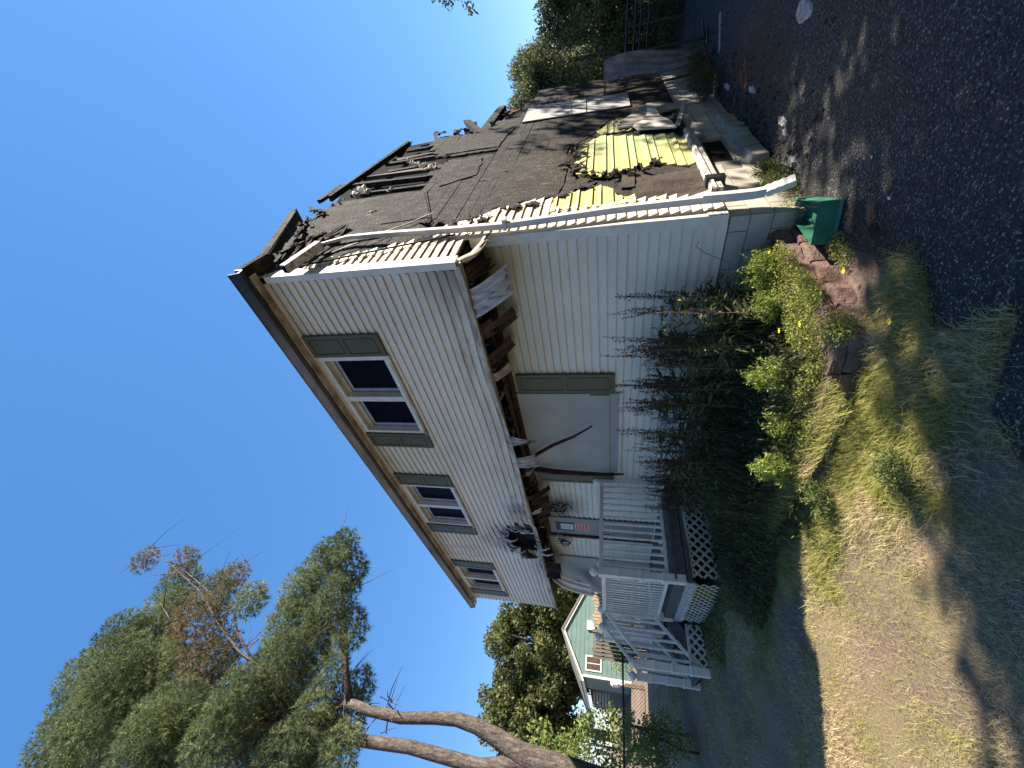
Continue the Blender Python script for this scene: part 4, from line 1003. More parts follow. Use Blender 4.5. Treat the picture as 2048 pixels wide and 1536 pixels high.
for x in (ST0 - .06, ST1 + .06): MB().beam((x, PY - .03, .50), (x, -2.46, -.04), .04, .2).build('stair_stringer', M['weather'], porch)
# lattice skirts, every slat its own piece
def lattice(o, dirv, nrm, length, z0, z1f, name, sp=.105, w=.034):
    o = Vector(o); d = Vector(dirv); n = Vector(nrm)
    fr = MB(); zt = z0
    fr.beam(o + Vector((0, 0, zt)), o + d * length + Vector((0, 0, zt)), .02, .05); L_ = fr.build(name, M['lattice'], porch)
    for sgn in (1, -1):
        k = -8
        while True:
            t0 = k * sp * 1.414; k += 1
            if t0 > length + 1.0: break
            # a slat runs at 45 degrees between top and bottom
            H_ = z0 - z1f; a, b = (t0, t0 + H_) if sgn > 0 else (t0 + H_, t0)
            za, zb_ = z0 - .01, z1f
            ta, tb = a, b
            def cl(ta, za, tb, zb_):
                pts_ = []
                for (p, zp), (q, zq) in (((ta, za), (tb, zb_)), ((tb, zb_), (ta, za))):
                    if p < 0: k_ = (0 - p) / (q - p); zp += (zq - zp) * k_; p = 0
                    if p > length: k_ = (length - p) / (q - p); zp += (zq - zp) * k_; p = length
                    pts_.append((p, zp))
                return pts_
            if max(ta, tb) < .05 or min(ta, tb) > length - .05: continue
            (ta, za), (tb, zb_) = cl(ta, za, tb, zb_)
            if abs(ta - tb) < .06: continue
            off = n * (.006 * sgn)
            m = MB().beam(o + d * ta + Vector((0, 0, za)) + off, o + d * tb + Vector((0, 0, zb_)) + off, .008, w, n.cross(Vector((0, 0, 1))).cross(d) if False else (0, 0, 1))
            m.build('lattice_slat', M['lattice'], L_)
    return L_
lattice((PX + .06, -.06, 0), (0, -1, 0), (1, 0, 0), 1.62, .37, -.22, 'lattice_panel')
lattice((PX + .05, PY - .06, 0), (-1, 0, 0), (0, -1, 0), 1.78, .33, -.20, 'lattice_panel', .095, .032)
lattice((ST0 + .02, PY - .08, 0), (0, -1, 0), (1, 0, 0), .66, .24, -.14, 'lattice_panel')
lattice((ST1 - .0, PY - .06, 0), (-1, 0, 0), (0, -1, 0), .85, .33, -.10, 'lattice_panel')
MB().box(PL, PX, PY + .35, PY + .4, -.3, .5).build('porch_shade_sheet', M['black'], porch)  # black sheets stand in for the shade under the deck
MB().box(PX - .4, PX - .35, PY + .4, -.05, -.3, .5).build('porch_shade_sheet', M['black'], porch)
can = thing('paper_cup', 'small crushed white cup lying by the porch rail', 'cup', (PX - .06, -1.12, DZ))
MB().lathe([(.03, 0), (.042, .11), (.04, .112)], 10, (PX - .06, -1.12, DZ + .06)).build('cup', M['white'], can); MB().lathe([(.025, 0), (.036, .09)], 10, (PX - .06, -1.27, DZ + .06)).build('cup', M['white'], can)

# ------------------------------------------------------------------ garden bed: block wall, splash block
wall = thing('garden_wall', 'low wall of reddish split-face blocks edging the weedy bed', 'garden wall', (-0.3, -0.7, -0.3))
def gblock(p0, p1, z0, z1, depth, proud=0.0):
    p0, p1 = Vector(p0), Vector(p1); d = (p1 - p0).normalized(); n = Vector((-d.y, d.x, 0))
    if n.dot(Vector((1, -1, 0))) < 0: n = -n
    L_ = (p1 - p0).length; m = MB(); g_ = .008
    top = [p0 + d * g_ - n * depth, p0 + d * g_ + n * .0, p0 + d * (L_ * .5) + n * (.035 + proud), p1 - d * g_ + n * .0, p1 - d * g_ - n * depth]
    vs_ = []
    for zz, k in ((z0, 1.0), (z1 - .02, 1.0), (z1, .93)):
        c = sum(top, Vector()) / 5
        for q in top:
            v = c + (q - c) * k; vs_.append((v.x + random.uniform(-.006, .006), v.y + random.uniform(-.006, .006), zz + random.uniform(-.004, .004)))
    fs = [(4, 3, 2, 1, 0), (10, 11, 12, 13, 14)]
    for r in range(2):
        for i in range(5): a = r * 5 + i; b = r * 5 + (i + 1) % 5; fs.append((a, b, b + 5, a + 5))
    m.add(vs_, fs); m.build('wall_block', M['redblock'], wall)
ln_ = [(-.16, .04), (-.19, -.28), (-.21, -.60), (-.22, -.92), (-.23, -1.24), (-.30, -1.52), (-.60, -1.64), (-.92, -1.74), (-1.24, -1.84), (-1.56, -1.93)]
for i, (a, b) in enumerate(zip(ln_, ln_[1:])):
    if i < 6: gblock((*a, 0), (*b, 0), -.32, -.16, .22)
    sh = .04 if i < 6 else .0
    a2 = (a[0] - sh, a[1] + (.10 if i < 5 else 0)); b2 = (b[0] - sh, b[1] + (.10 if i < 4 else 0))
    gblock((*a2, 0), (*b2, 0), -.155 if i < 6 else -.30, -.015 - .012 * i + random.uniform(-.008, .008), .22)
gblock((-.30, .0, 0), (-.20, .0, 0), -.3, .02, .1)
spl = thing('splash_block', 'green plastic splash block lying at the foot of the downspout', 'splash block', (.05, -.25, -.29))
A_ = [Vector((.07, .12, 0)), Vector((-.13, .08, 0)), Vector((-.06, -.62, 0)), Vector((.28, -.50, 0))]
sp_ = MB()
def inset(poly, k): c = sum(poly, Vector()) / 4; return [c + (q - c) * k for q in poly]
B_ = inset(A_, .80); 
B_[2] = B_[2] + (A_[2] - B_[2]) * .75; B_[3] = B_[3] + (A_[3] - B_[3]) * .75
top_o = [Vector((q.x, q.y, z_)) for q, z_ in zip(inset(A_, .97), (-.165, -.165, -.262, -.262))]; top_i = [Vector((q.x, q.y, z_)) for q, z_ in zip(inset(A_, .90), (-.165, -.165, -.262, -.262))]
top_i[2] = top_i[2] + (A_[2] - top_i[2]) * .6; top_i[3] = top_i[3] + (A_[3] - top_i[3]) * .6
low = [Vector((q.x, q.y, -.289)) for q in A_]; fl = [Vector((q.x, q.y, z_)) for q, z_ in zip(B_, (-.245, -.245, -.272, -.272))]
vs_ = low + top_o + top_i + fl; fs = []
for i in range(4):
    j = (i + 1) % 4
    fs.append((i, j, 4 + j, 4 + i)); fs.append((4 + i, 4 + j, 8 + j, 8 + i)); fs.append((8 + i, 8 + j, 12 + j, 12 + i))
fs.append((12, 13, 14, 15)); fs.append((3, 2, 1, 0))
sp_.add(vs_, fs); trough = sp_.build('trough', M['green'], spl)
bv = trough.modifiers.new('bevel', 'BEVEL'); bv.width = .008; bv.segments = 2
mid0, mid1 = (A_[0] + A_[1]) / 2, (A_[2] + A_[3]) / 2
for s_ in (-.05, .05):
    MB().beam((mid0.x + s_, mid0.y - .08, -.238), (mid1.x + s_ * 1.6, mid1.y + .10, -.253), .018, .02).build('rib', M['green'], spl)

# ------------------------------------------------------------------ grass and weeds
def scatter(n, x0, x1, y0, y1, keep=None):
    x = RNG.uniform(x0, x1, n); y = RNG.uniform(y0, y1, n)
    if keep is not None: k = keep(x, y); x, y = x[k], y[k]
    return np.stack([x, y, ground_z(x, y) - .004], 1)
def value_noise(x, y, s, seed=0):
    r = np.random.default_rng(seed).random((64, 64)); x = x / s + 100; y = y / s + 100
    xi = np.floor(x).astype(int); yi = np.floor(y).astype(int); fx = smooth(x - xi); fy = smooth(y - yi)
    g = lambda a, b: r[a % 64, b % 64]
    return (g(xi, yi) * (1 - fx) + g(xi + 1, yi) * fx) * (1 - fy) + (g(xi, yi + 1) * (1 - fx) + g(xi + 1, yi + 1) * fx) * fy
def drive_x(y):    # left edge of the asphalt at depth y
    e = sorted(edge, key=lambda q: q[1]); return np.interp(y, [q[1] for q in e], [q[0] for q in e])
def lawn_keep(x, y):
    k = (~in_poly(x, y, BED)) & (x < drive_x(y) + .10 * (value_noise(x, y, .25, 5) - .3)) & ~((x < PX + .1) & (y > PY - .1))
    d = value_noise(x, y, .55, 1) * .6 + value_noise(x, y, .17, 2) * .4
    bare = np.clip((-1.9 - y) / 1.0, 0, 1)          # the front lawn is worn, the strip along the bed is not
    return k & (RNG.random(len(x)) < np.clip(3.0 * (d - .38) + .9 * (1 - bare), 0.05, 1))
parts = []
p = scatter(150000, -4.5, .6, -5.0, -1.4, lawn_keep)
n = len(p); tall = np.clip((p[:, 1] + 2.6) / .8, 0, 1) * np.clip((p[:, 0] + 3.4) / 1.0, 0, 1)
h = RNG.uniform(.010, .045, n) * (1 + 2.0 * tall * RNG.random(n)); parts.append(blades(p, h, RNG.uniform(.0016, .0032, n), RNG.uniform(.015, .07, n) * (1 + .3 * tall)))
p = scatter(110000, -13, -2.8, -6.5, -1.2, lawn_keep); n = len(p)
parts.append(blades(p, RNG.uniform(.015, .05, n), RNG.uniform(.004, .008, n), RNG.uniform(.02, .09, n)))
p = scatter(17000, -2.6, .45, -2.75, -1.35, lawn_keep); n = len(p)
parts.append(blades(p, RNG.uniform(.02, .11, n), RNG.uniform(.003, .006, n), RNG.uniform(.02, .14, n)))
p = scatter(15000, -2.9, -.75, -2.5, -1.62, lambda x, y: (~in_poly(x, y, BED)) & (y < -1.62 - .25 * (x + 1.8) * (x > -1.8))); n = len(p)
parts.append(blades(p, RNG.uniform(.02, .11, n), RNG.uniform(.0022, .0045, n), RNG.uniform(.05, .16, n), .2))
p = scatter(5000, -2.6, -.6, -2.0, -1.35); n = len(p); p[:, 2] = np.maximum(p[:, 2], -.12)
parts.append(blades(p, RNG.uniform(.03, .11, n), RNG.uniform(.0022, .0045, n), RNG.uniform(.05, .15, n), .2))
# long dry straws lying on the worn lawn and the edge of the asphalt
p = scatter(15000, -4.5, 1.0, -4.6, -1.6, lambda x, y: (~in_poly(x, y, BED)) & (RNG.random(len(x)) < .8 - .75 * (x > drive_x(y)))); n = len(p); p[:, 2] += .012
parts.append(blades(p, RNG.uniform(.004, .02, n), RNG.uniform(.0016, .0026, n), RNG.uniform(.05, .18, n), .15, az=RNG.normal(2.2, .6, n)))
v, f = merge(parts)
tag(link('grass', np_mesh('grass', v, f), M['grass']), 'dry worn lawn grass in front of the house', 'grass', kind='stuff')

# low plants carpeting the bed edge
p = np.concatenate([ball_points((x, y, z0), (rx, ry, rz), n, shell=.1) for x, y, z0, rx, ry, rz, n in
     [(-.42, -.62, .0, .14, .42, .13, 3600), (-.50, -1.15, -.02, .20, .36, .12, 4200), (-.85, -1.5, -.06, .36, .14, .10, 3600), (-1.3, -1.72, -.10, .36, .14, .09, 2800), (-.34, -.22, .02, .1, .2, .12, 1400),
      (-.24, -.95, -.03, .10, .30, .06, 1500), (-.24, -.45, -.01, .08, .3, .07, 1100), (-.30, -1.45, -.1, .16, .16, .12, 1500), (-.08, .12, -.2, .14, .2, .18, 1700), (.02, .55, -.2, .14, .25, .2, 1800), (.0, 1.0, -.15, .12, .22, .18, 900), (-.04, -.72, -.27, .12, .25, .05, 900)]])
v, f = leaf_quads(p, RNG.uniform(.012, .028, len(p)), .5, .6)
tag(link('ground_cover', np_mesh('ground_cover', v, f), M['cover']), 'tiny leaved creeping plants along the block edging', 'ground cover', kind='stuff')
# darker undergrowth in front of the porch and under the tall weeds
def under_keep(x, y): return (y < -.05) & ((in_poly(x, y, BED) & (x < -.62)) | ((x < -1.8) & (x > -7.2) & (y > -2.35 - .25 * np.sin(3 * x)) & ~((x < PX + .1) & (y > PY - .1))))
p = scatter(26000, -7.2, -.5, -2.7, -.05, under_keep); n = len(p); tall = np.clip((p[:, 0] + 4.7) / 1.4, .13, 1) * np.clip((-p[:, 0] - .3) / .6, .3, 1) * np.clip((p[:, 1] + 2.5) / .9, .3, 1) * np.where((p[:, 0] > -2.2) & (p[:, 1] < -.8), .55, 1)
v1 = blades(p, RNG.uniform(.10, .42, n) * tall, RNG.uniform(.008, .022, n), RNG.uniform(.03, .20, n))
q = p[:9000].copy(); q[:, 2] += RNG.uniform(.02, .5, len(q)) * tall[:len(q)]
v2 = leaf_quads(q, RNG.uniform(.03, .075, len(q)), .30, .3)
v, f = merge([v1, v2])
tag(link('undergrowth', np_mesh('undergrowth', v, f), M['weedleaf']), 'dark tangle of weeds filling the bed and the porch front', 'undergrowth', kind='stuff')

def make_weed(seed, h):
    r = random.Random(seed); g = np.random.default_rng(seed)
    root = thing('tall_weed', 'tall spiky weed with brown seed heads in the stand before the white siding', 'weed', (0, 0, 0), 'tall seeding weeds in the garden bed')
    lean = Vector((r.uniform(-.09, .07), r.uniform(-.08, .03), 0)); st_ = MB(); top = [Vector((lean.x * t * t, lean.y * t * t, h * t)) for t in (0, .25, .5, .75, 1)]
    st_.tube(top, [.007, .006, .005, .0035, .002], 5)
    seeds = []; leaves = []; ldir = []
    def axis(t): return Vector((lean.x * t * t, lean.y * t * t, h * t))
    spikes = [(axis(.55 + .05 * k), axis(1.0) if k == 0 else None) for k in range(1)]
    spines = [[axis(.62 + .38 * i / 10) for i in range(11)]]
    for k in range(r.randint(3, 6)):
        t = r.uniform(.40, .75); b = axis(t); a = r.uniform(0, 6.28); L_ = r.uniform(.12, .32) * h / 1.5
        spines.append([b + Vector((math.cos(a) * .06 * (i / 10) ** .6, math.sin(a) * .06 * (i / 10) ** .6, L_ * 1.35 * (i / 10))) for i in range(11)])
    for spn in spines:
        if spn is not spines[0]: st_.tube(spn[::5], .002, 4)
        for i, q in enumerate(spn):
            if i < 2: continue
            for _ in range(7): seeds.append(q + Vector((r.gauss(0, .009), r.gauss(0, .009), r.uniform(-.02, .02))))
    for k in range(int(46 * h / 1.4)):
        t = r.uniform(.05, .66); b = axis(t); a = r.uniform(0, 6.28); d = Vector((math.cos(a), math.sin(a), r.uniform(-.2, .8)))
        leaves.append(b); ldir.append(d)
    st_.build('stem', M['stem'], root)
    sv = np.array([tuple(s) for s in seeds]); v, f = leaf_quads(sv, g.uniform(.012, .026, len(sv)), .6, .5, g)
    link('seed_spikes', np_mesh('seed_spikes', v, f), M['seed'], root)
    lv = np.array([tuple(s) for s in leaves]); dd = np.array([tuple(s) for s in ldir]); sz = g.uniform(.07, .17, len(lv))
    v, f = leaf_quads(lv, sz, .26, 0, g, dd)
    tip = lv + unit(dd) * sz[:, None] * .85; v2, f2 = leaf_quads(tip, sz * .55, .22, 0, g, dd + np.array([[0, 0, -1.2]]))
    v, f = merge([(v, f), (v2, f2)])
    link('leaves', np_mesh('leaves', v, f), M['weedleaf'], root)
    return root
protos = [make_weed(100 + i, hh) for i, hh in enumerate([1.75, 1.55, 1.4, 1.25, 1.5, 1.1, .95])]
placed = 0; used = set()
spots = []
for i in range(84):
    x = -.62 - 4.1 * (i / 84) ** 1.0 + random.uniform(-.12, .12); y = random.uniform(-.95, -.16) if x > -4.5 else random.uniform(-1.2, -.3) * .5
    spots.append((x, y))
for i, (x, y) in enumerate(spots):
    z = float(ground_z(x, y)); lim = float(np.interp(x, [-5.4, -4.6, -3.6, -2.6, -1.6, -.9, -.5], [.62, .95, 1.2, 1.42, 1.55, 1.66, 1.45])); want = lim * random.uniform(.68, 1.1)
    k = min(range(7), key=lambda q: abs([1.75, 1.55, 1.4, 1.25, 1.5, 1.1, .95][q] - want * random.uniform(.85, 1.15)))
    hh = [1.75, 1.55, 1.4, 1.25, 1.5, 1.1, .95][k]; sc = want / hh
    if k not in used: used.add(k); protos[k].location = (x, y, z); protos[k].rotation_euler = (0, 0, random.uniform(0, 6)); protos[k].scale = (sc,) * 3
    else: copy_tree(protos[k], (x, y, z), random.uniform(0, 6), sc)
for k in range(7):
    if k not in used: protos[k].location = (-1.2 - .3 * k, -.5, -.05)

def plume_bush(c, r, h, n, label, mat='feather', name='feathery_weed', cat='weed', group=None, seed=0):
    g = np.random.default_rng(seed); root = thing(name, label, cat, c, group); c = np.array(c)
    P, D = [], []; sm = MB()
    for k in range(n):
        a = g.uniform(0, 2 * np.pi); rr = r * math.sqrt(g.uniform(0, 1)); tip = np.array([math.cos(a) * rr, math.sin(a) * rr, h * g.uniform(.65, 1.05) * (1 - .45 * (rr / r) ** 2)])
        b = tip * np.array([.25, .25, .05]); sm.tube([c + b, c + (b + tip) / 2 + [0, 0, .02], c + tip], [.003, .002, .001], 3, False)
        m = 46; t = g.uniform(.35, 1, m); q = b + (tip - b) * t[:, None]; spread = .05 * (1.25 - t)[:, None] + .006
        P.append(c + q + g.normal(size=(m, 3)) * spread * .6); D.append(np.tile((tip - b) / np.linalg.norm(tip - b), (m, 1)) + g.normal(size=(m, 3)) * .7)
    P = np.concatenate(P); D = np.concatenate(D); v, f = leaf_quads(P, g.uniform(.018, .040, len(P)), .36, 0, g, D)
    sm.build('stems', M['stem'], root, fix=False)
    link('leaves', np_mesh('leaves', v, f, c), M[mat], root)
    return root
plume_bush((-.38, -.42, -.03), .20, .44, 60, 'bright green feathery weed nearest the house corner above the red blocks', seed=1)
plume_bush((-.98, -1.26, -.08), .18, .48, 56, 'bright feathery weed rising alone in front of the dark weeds halfway along the bed', seed=2)
plume_bush((-1.66, -1.80, -.14), .16, .44, 48, 'bright feathery weed at the far end of the red block edging', seed=3)
plume_bush((-.58, -.72, -.03), .17, .36, 40, 'yellow green feathery weed behind the creeping plants near the corner', seed=4)
plume_bush((-1.32, -1.55, -.10), .14, .30, 30, 'small feathery weed between the two taller bright ones', seed=5)
plume_bush((.05, .62, -.3), .16, .34, 34, 'dark grassy weed beside the downspout at the foot of the burnt wall', 'weedlight', seed=6)
plume_bush((.02, 1.02, -.3), .15, .30, 26, 'dark weed under the crawl vent of the burnt wall', 'weedleaf', seed=7)
plume_bush((.28, 4.7, -.3), .35, .55, 60, 'shaded weedy shrub by the wall under the peeled cladding', 'weedleaf', seed=8)
plume_bush((.35, 5.7, -.3), .4, .62, 60, 'shaded weedy shrub beside the plastic covered fence panel', 'weedleaf', seed=9)
plume_bush((-.75, -2.45, -.3), .16, .17, 26, 'low green weed tuft in the sunlit grass near the asphalt', 'weedlight', seed=10)
plume_bush((-1.55, -2.15, -.25), .16, .26, 26, 'strappy green tuft in the sunlit grass below the bed', 'weedlight', seed=11)
# the pale leafy stalks that catch the sun at the front of the stand
for k, (x, y, hh) in enumerate([(-.62, -.55, .95), (-.80, -.68, 1.05), (-.72, -.42, .9), (-1.0, -.85, .85)]):
    g = np.random.default_rng(50 + k); root = thing('pale_weed', 'sunlit pale leaved weed at the right front of the dark stand', 'weed', (x, y, -.06), 'sunlit pale weeds before the dark stand')
    MB().tube([(x, y, -.06), (x + .03, y - .02, hh * .5), (x + .05, y - .05, hh)], [.006, .005, .002], 5).build('stem', M['stem'], root)
    n = 70; t = g.uniform(.3, 1, n); q = np.stack([x + .05 * t, y - .04 * t, -.06 + (hh + .06) * t], 1) + g.normal(size=(n, 3)) * .02
    D = g.normal(size=(n, 3)) * [1, 1, .5] + [0, 0, .2]; v, f = leaf_quads(q, g.uniform(.05, .11, n), .3, 0, g, D); link('leaves', np_mesh('leaves', v, f, (x, y, -.06)), M['weedlight'], root)
# arching dry stems
for k, pts in enumerate([[(-.55, -.75, -.05), (-.55, -.55, .35), (-.5, -.35, .42), (-.42, -.2, .38)], [(-.9, -1.0, -.05), (-.85, -.8, .3), (-.85, -.5, .45), (-.9, -.3, .5)], [(-.7, -.85, -.05), (-.75, -.7, .2), (-.85, -.55, .42)],
                         [(-1.15, -1.2, -.08), (-1.2, -1.0, .2), (-1.3, -.85, .32)], [(-.5, -.35, .0), (-.42, -.25, .3), (-.3, -.15, .62), (-.22, -.14, .72), (-.16, -.16, .70)]]):
    o = MB().tube(pts, .0035, 4).build('arching_stem', M['stem'], None, pts[0]); tag(o, ['dry arching stem bent over the creeping plants by the corner', 'dry arching stem leaning into the dark weeds', 'short bent dry stem in front of the dark stand', 'short bent dry stem near the lone feathery weed', 'dark nodding stalk curving up before the lowest siding'][k], 'stem')
for k, (x, y, z) in enumerate([(-.46, -.42, .12), (-.52, -.75, .11), (-.62, -1.05, .10), (-.40, -1.25, .06), (-.9, -1.3, .05), (-.05, -1.05, -.2), (-.25, -.3, .08), (-.02, -1.75, -.2)]):
    fl_ = MB()
    for j in range(6): a = j * 1.05; fl_.add([(x, y, z), (x + .02 * math.cos(a - .4), y + .02 * math.sin(a - .4), z + .008), (x + .026 * math.cos(a), y + .026 * math.sin(a), z + .006), (x + .02 * math.cos(a + .4), y + .02 * math.sin(a + .4), z + .008)], [(0, 1, 2, 3)])
    tag(fl_.build('yellow_flower', M['yellowfl'], None, (x, y, z), fix=False), 'small yellow flower among the creeping plants by the block wall', 'flower', 'small yellow flowers by the block wall')

# ------------------------------------------------------------------ litter on the driveway
n = 7500; gx = RNG.uniform(.0, 3.2, n); gy = RNG.uniform(-3.6, 4.0, n); k = gx > drive_x(gy) + .02; gx, gy = gx[k], gy[k]; n = len(gx)
s = RNG.uniform(.0025, .008, n); base = np.stack([gx, gy, np.full(n, -.291) + s * .4], 1)
oct_ = np.array([[1, 0, 0], [0, 1, 0], [-1, 0, 0], [0, -1, 0], [0, 0, .7], [0, 0, -.7]]); of = np.array([[0, 1, 4], [1, 2, 4], [2, 3, 4], [3, 0, 4]])
v = (base[:, None, :] + oct_[None] * s[:, None, None] * RNG.uniform(.6, 1.3, (n, 6, 1))).reshape(-1, 3); f = (np.arange(n)[:, None, None] * 6 + of[None]).reshape(-1, 3)
tag(link('gravel', np_mesh('gravel', v, f), M['pebble']), 'loose grit on the worn asphalt', 'gravel', kind='stuff')
n = 900; gy = RNG.uniform(.4, 6.5, n); gx = RNG.gamma(1.6, .22, n) + .03; s = RNG.uniform(.006, .035, n) * RNG.uniform(.4, 1, n); base = np.stack([gx, gy, np.full(n, -.29) + s * .3], 1)
v = (base[:, None, :] + oct_[None] * s[:, None, None] * RNG.uniform(.4, 1.6, (n, 6, 3))).reshape(-1, 3); f = (np.arange(n)[:, None, None] * 6 + of[None]).reshape(-1, 3)
tag(link('charcoal_debris', np_mesh('charcoal_debris', v, f), M['coal']), 'charcoal crumbs strewn along the foot of the burnt wall', 'debris', kind='stuff')
n = 2600; a = RNG.normal(size=(n, 2)) * [.22, .75] + [.72, 3.0]; p = np.stack([a[:, 0], a[:, 1], np.full(n, -.288)], 1)
v1 = blades(p, RNG.uniform(.002, .012, n), np.full(n, .003), RNG.uniform(.05, .12, n), .2)
n = 900; a = RNG.normal(size=(n, 2)) * [.10, .22] + [.22, -1.0]; p = np.stack([a[:, 0], a[:, 1], np.full(n, -.288)], 1); v2 = blades(p, RNG.uniform(.002, .02, n), np.full(n, .003), RNG.uniform(.03, .08, n), .2)
v, f = merge([v1, v2]); tag(link('needle_litter', np_mesh('needle_litter', v, f), M['needle_litter']), 'rust brown needle litter on the asphalt', 'litter', kind='stuff')
def chunk(x, y, sx, sy, sz, label, name='plaster_fragment', mat='plaster', cat='fragment', rz=0.0):
    m = MB(); n = 13; ring = []
    for i in range(n):
        a = 6.283 * i / n; k = random.uniform(.75, 1.12); dx, dy = sx * k * math.cos(a), sy * k * math.sin(a); ring.append((x + dx * math.cos(rz) - dy * math.sin(rz), y + dx * math.sin(rz) + dy * math.cos(rz)))
    c = (x, y); m.add([(a, b, -.291) for a, b in ring] + [(x + (a - x) * .8, y + (b - y) * .8, -.291 + sz * random.uniform(.25, .8)) for a, b in ring], [tuple(range(n, 2 * n))] + [(i, (i + 1) % n, n + (i + 1) % n, n + i) for i in range(n)])
    return tag(m.build(name, M[mat], None, (x, y, -.291)), label, cat)
chunk(.42, 1.34, .045, .16, .03, 'flat white plaster fragment alone on the asphalt opposite the crawl vent')
chunk(.48, 2.70, .04, .16, .035, 'white plaster fragment inside the rust brown litter patch')
chunk(.28, 4.1, .04, .2, .04, 'white plaster fragment beside the shaded weeds by the burnt wall')
chunk(1.32, 1.52, .10, .22, .025, 'large pale torn scrap on the asphalt at the picture edge', 'paper_scrap', 'plaster', 'scrap')
chunk(.35, 1.15, .03, .10, .02, 'grey pink scrap next to the flat white fragment', 'plaster_fragment', 'concrete')
chunk(.48, -1.02, .012, .026, .006, 'small white chip of paint on the asphalt below the splash block', 'paint_chip', 'white', 'paint chip')
chunk(.62, -.62, .008, .016, .006, 'tiny white chip of paint further out on the asphalt', 'paint_chip', 'white', 'paint chip')
chunk(.10, 2.3, .03, .18, .05, 'charred lath lying against the foot of the burnt wall', 'charred_lath', 'coal', 'lath', .3)
chunk(.26, .95, .05, .10, .05, 'blackened lump beside the dark weed under the vent', 'charred_lump', 'coal', 'lump')
chunk(.18, .75, .06, .12, .06, 'heap of grey cinders by the weed next to the downspout', 'cinder_lump', 'concrete', 'cinders')
pk = MB().beam((1.10, 5.4, -.28), (.62, 5.02, -.28), .045, .02).build('trim_strip', M['whitepanel'], None, (.86, 5.2, -.29)); tag(pk, 'long white wooden strip lying across the asphalt', 'strip')
hose = MB().tube([(.9, 6.9, -.27), (.75, 6.75, -.27), (.72, 6.5, -.27), (.85, 6.3, -.27), (.6, 6.15, -.27)], .02, 6).build('bent_pipe', M['metal'], None, (.75, 6.5, -.29)); tag(hose, 'dark bent pipe on the asphalt near the fence panel', 'pipe')
cone = chunk(.26, -1.02, .05, .07, .03, 'dark clump of wet leaves at the edge of the asphalt', 'leaf_clump', 'coal', 'leaf clump')

# ------------------------------------------------------------------ back of the driveway: fence panel, railing
fp = thing('fence_panel', 'wire fence panel draped with grey plastic sheet leaning by the burnt wall', 'fence panel', (.35, 6.5, -.3))
for x in (.02, .66): MB().tube([(x + (.02 if x > .3 else .12), 6.5, -.32), (x, 6.5, 1.66)], .022, 8).build('post', M['metal'], fp)
MB().tube([(.02, 6.5, 1.62), (.68, 6.5, 1.62)], .015, 6).build('top_rail', M['metal'], fp)
wm = MB()
for i in range(30): z = -.25 + i * .063; wm.tube([(.1 - .04 * i / 30, 6.49, z), (.66, 6.49, z)], .003, 3, False)
for i in range(11): x = .08 + i * .055; wm.tube([(x + .02, 6.49, -.3), (x, 6.49, 1.6)], .003, 3, False)
wmo = wm.build('wire_mesh', M['wire'], fp, fix=False); wmo['kind'] = 'stuff'
def tarp(u, v):
    return (.22 + .42 * u + .10 * v * (1 - u) + .05 * math.sin(6 * v), 6.44 - .03 * math.sin(9 * u + 5 * v) - .05 * v * math.sin(13 * u), 1.64 - 1.85 * v + .12 * math.sin(5 * u) * v)
MB().sheet(tarp, 18, 24).build('plastic_sheet', M['tarp'], fp, fix=False, smooth=True)
rl = thing('pipe_railing', 'black pipe railing in front of the sunlit yard', 'railing', (1.0, 9.0, -.3))
for zz in (1.12, .93, .80, .62): MB().tube([(.30, 9.0, zz), (2.4, 9.0, zz - .06)], .022, 6).build('rail', M['metal'], rl)
for x in (.88, 1.9): MB().tube([(x, 9.02, -.3), (x, 9.02, 1.15)], .025, 6).build('post', M['metal'], rl)

# ------------------------------------------------------------------ trees
def foliage_obj(name, clumps, per, size, mat, parent, aspect=.55, upb=.2, seed=0, shell=.45):
    g = np.random.default_rng(seed); P = []
    for (x, y, z, rx, ry, rz) in clumps:
        k = max(8, int(per * (rx * ry * rz) ** (2 / 3))); P.append(ball_points((x, y, z), (rx, ry, rz), k, g, shell))
    P = np.concatenate(P); v, f = leaf_quads(P, g.uniform(.6, 1.3, len(P)) * size, aspect, upb, g)
    return link(name, np_mesh(name, v, f, origin_of(parent)), M[mat], parent)
def crown(c, r, n, sub, seed):      # lumpy crown: many sub-clumps through a big ellipsoid
    g = np.random.default_rng(seed); p = ball_points(c, r, n, g, .25); s = g.uniform(.6, 1.35, n) * sub
    return [(a, b, c_, k, k, k * .75) for (a, b, c_), k in zip(p, s)]

# white pine at the left
pine = thing('pine_tree', 'tall leaning two-trunked pine with long needles rising beside the house', 'pine tree', (-7.6, -4.15, -.1))
t1 = [(-7.62, -4.3, -.2), (-7.6, -4.2, 1.0), (-7.59, -4.09, 1.92), (-7.59, -4.0, 2.73), (-7.59, -3.95, 3.14), (-7.58, -3.81, 3.53), (-7.57, -3.70, 4.0), (-7.57, -3.66, 4.4), (-7.58, -3.70, 4.82), (-7.58, -3.80, 5.51), (-7.58, -3.79, 6.16), (-7.58, -3.72, 6.75)]
MB().tube(t1, [.26, .24, .22, .20, .18, .145, .125, .115, .105, .10, .095, .075], 14).build('trunk', M['bark'], pine, smooth=True)
t2 = [(-7.6, -4.02, 2.7), (-7.6, -4.10, 3.2), (-7.6, -4.22, 3.82), (-7.6, -4.20, 4.4), (-7.6, -4.17, 5.19), (-7.6, -4.22, 5.98), (-7.6, -4.25, 6.85), (-7.7, -4.3, 8.5), (-7.8, -4.4, 10.5), (-7.9, -4.5, 13.0)]
MB().tube(t2, [.135, .13, .12, .115, .11, .105, .09, .07, .05, .03], 12).build('trunk', M['bark'], pine, smooth=True)
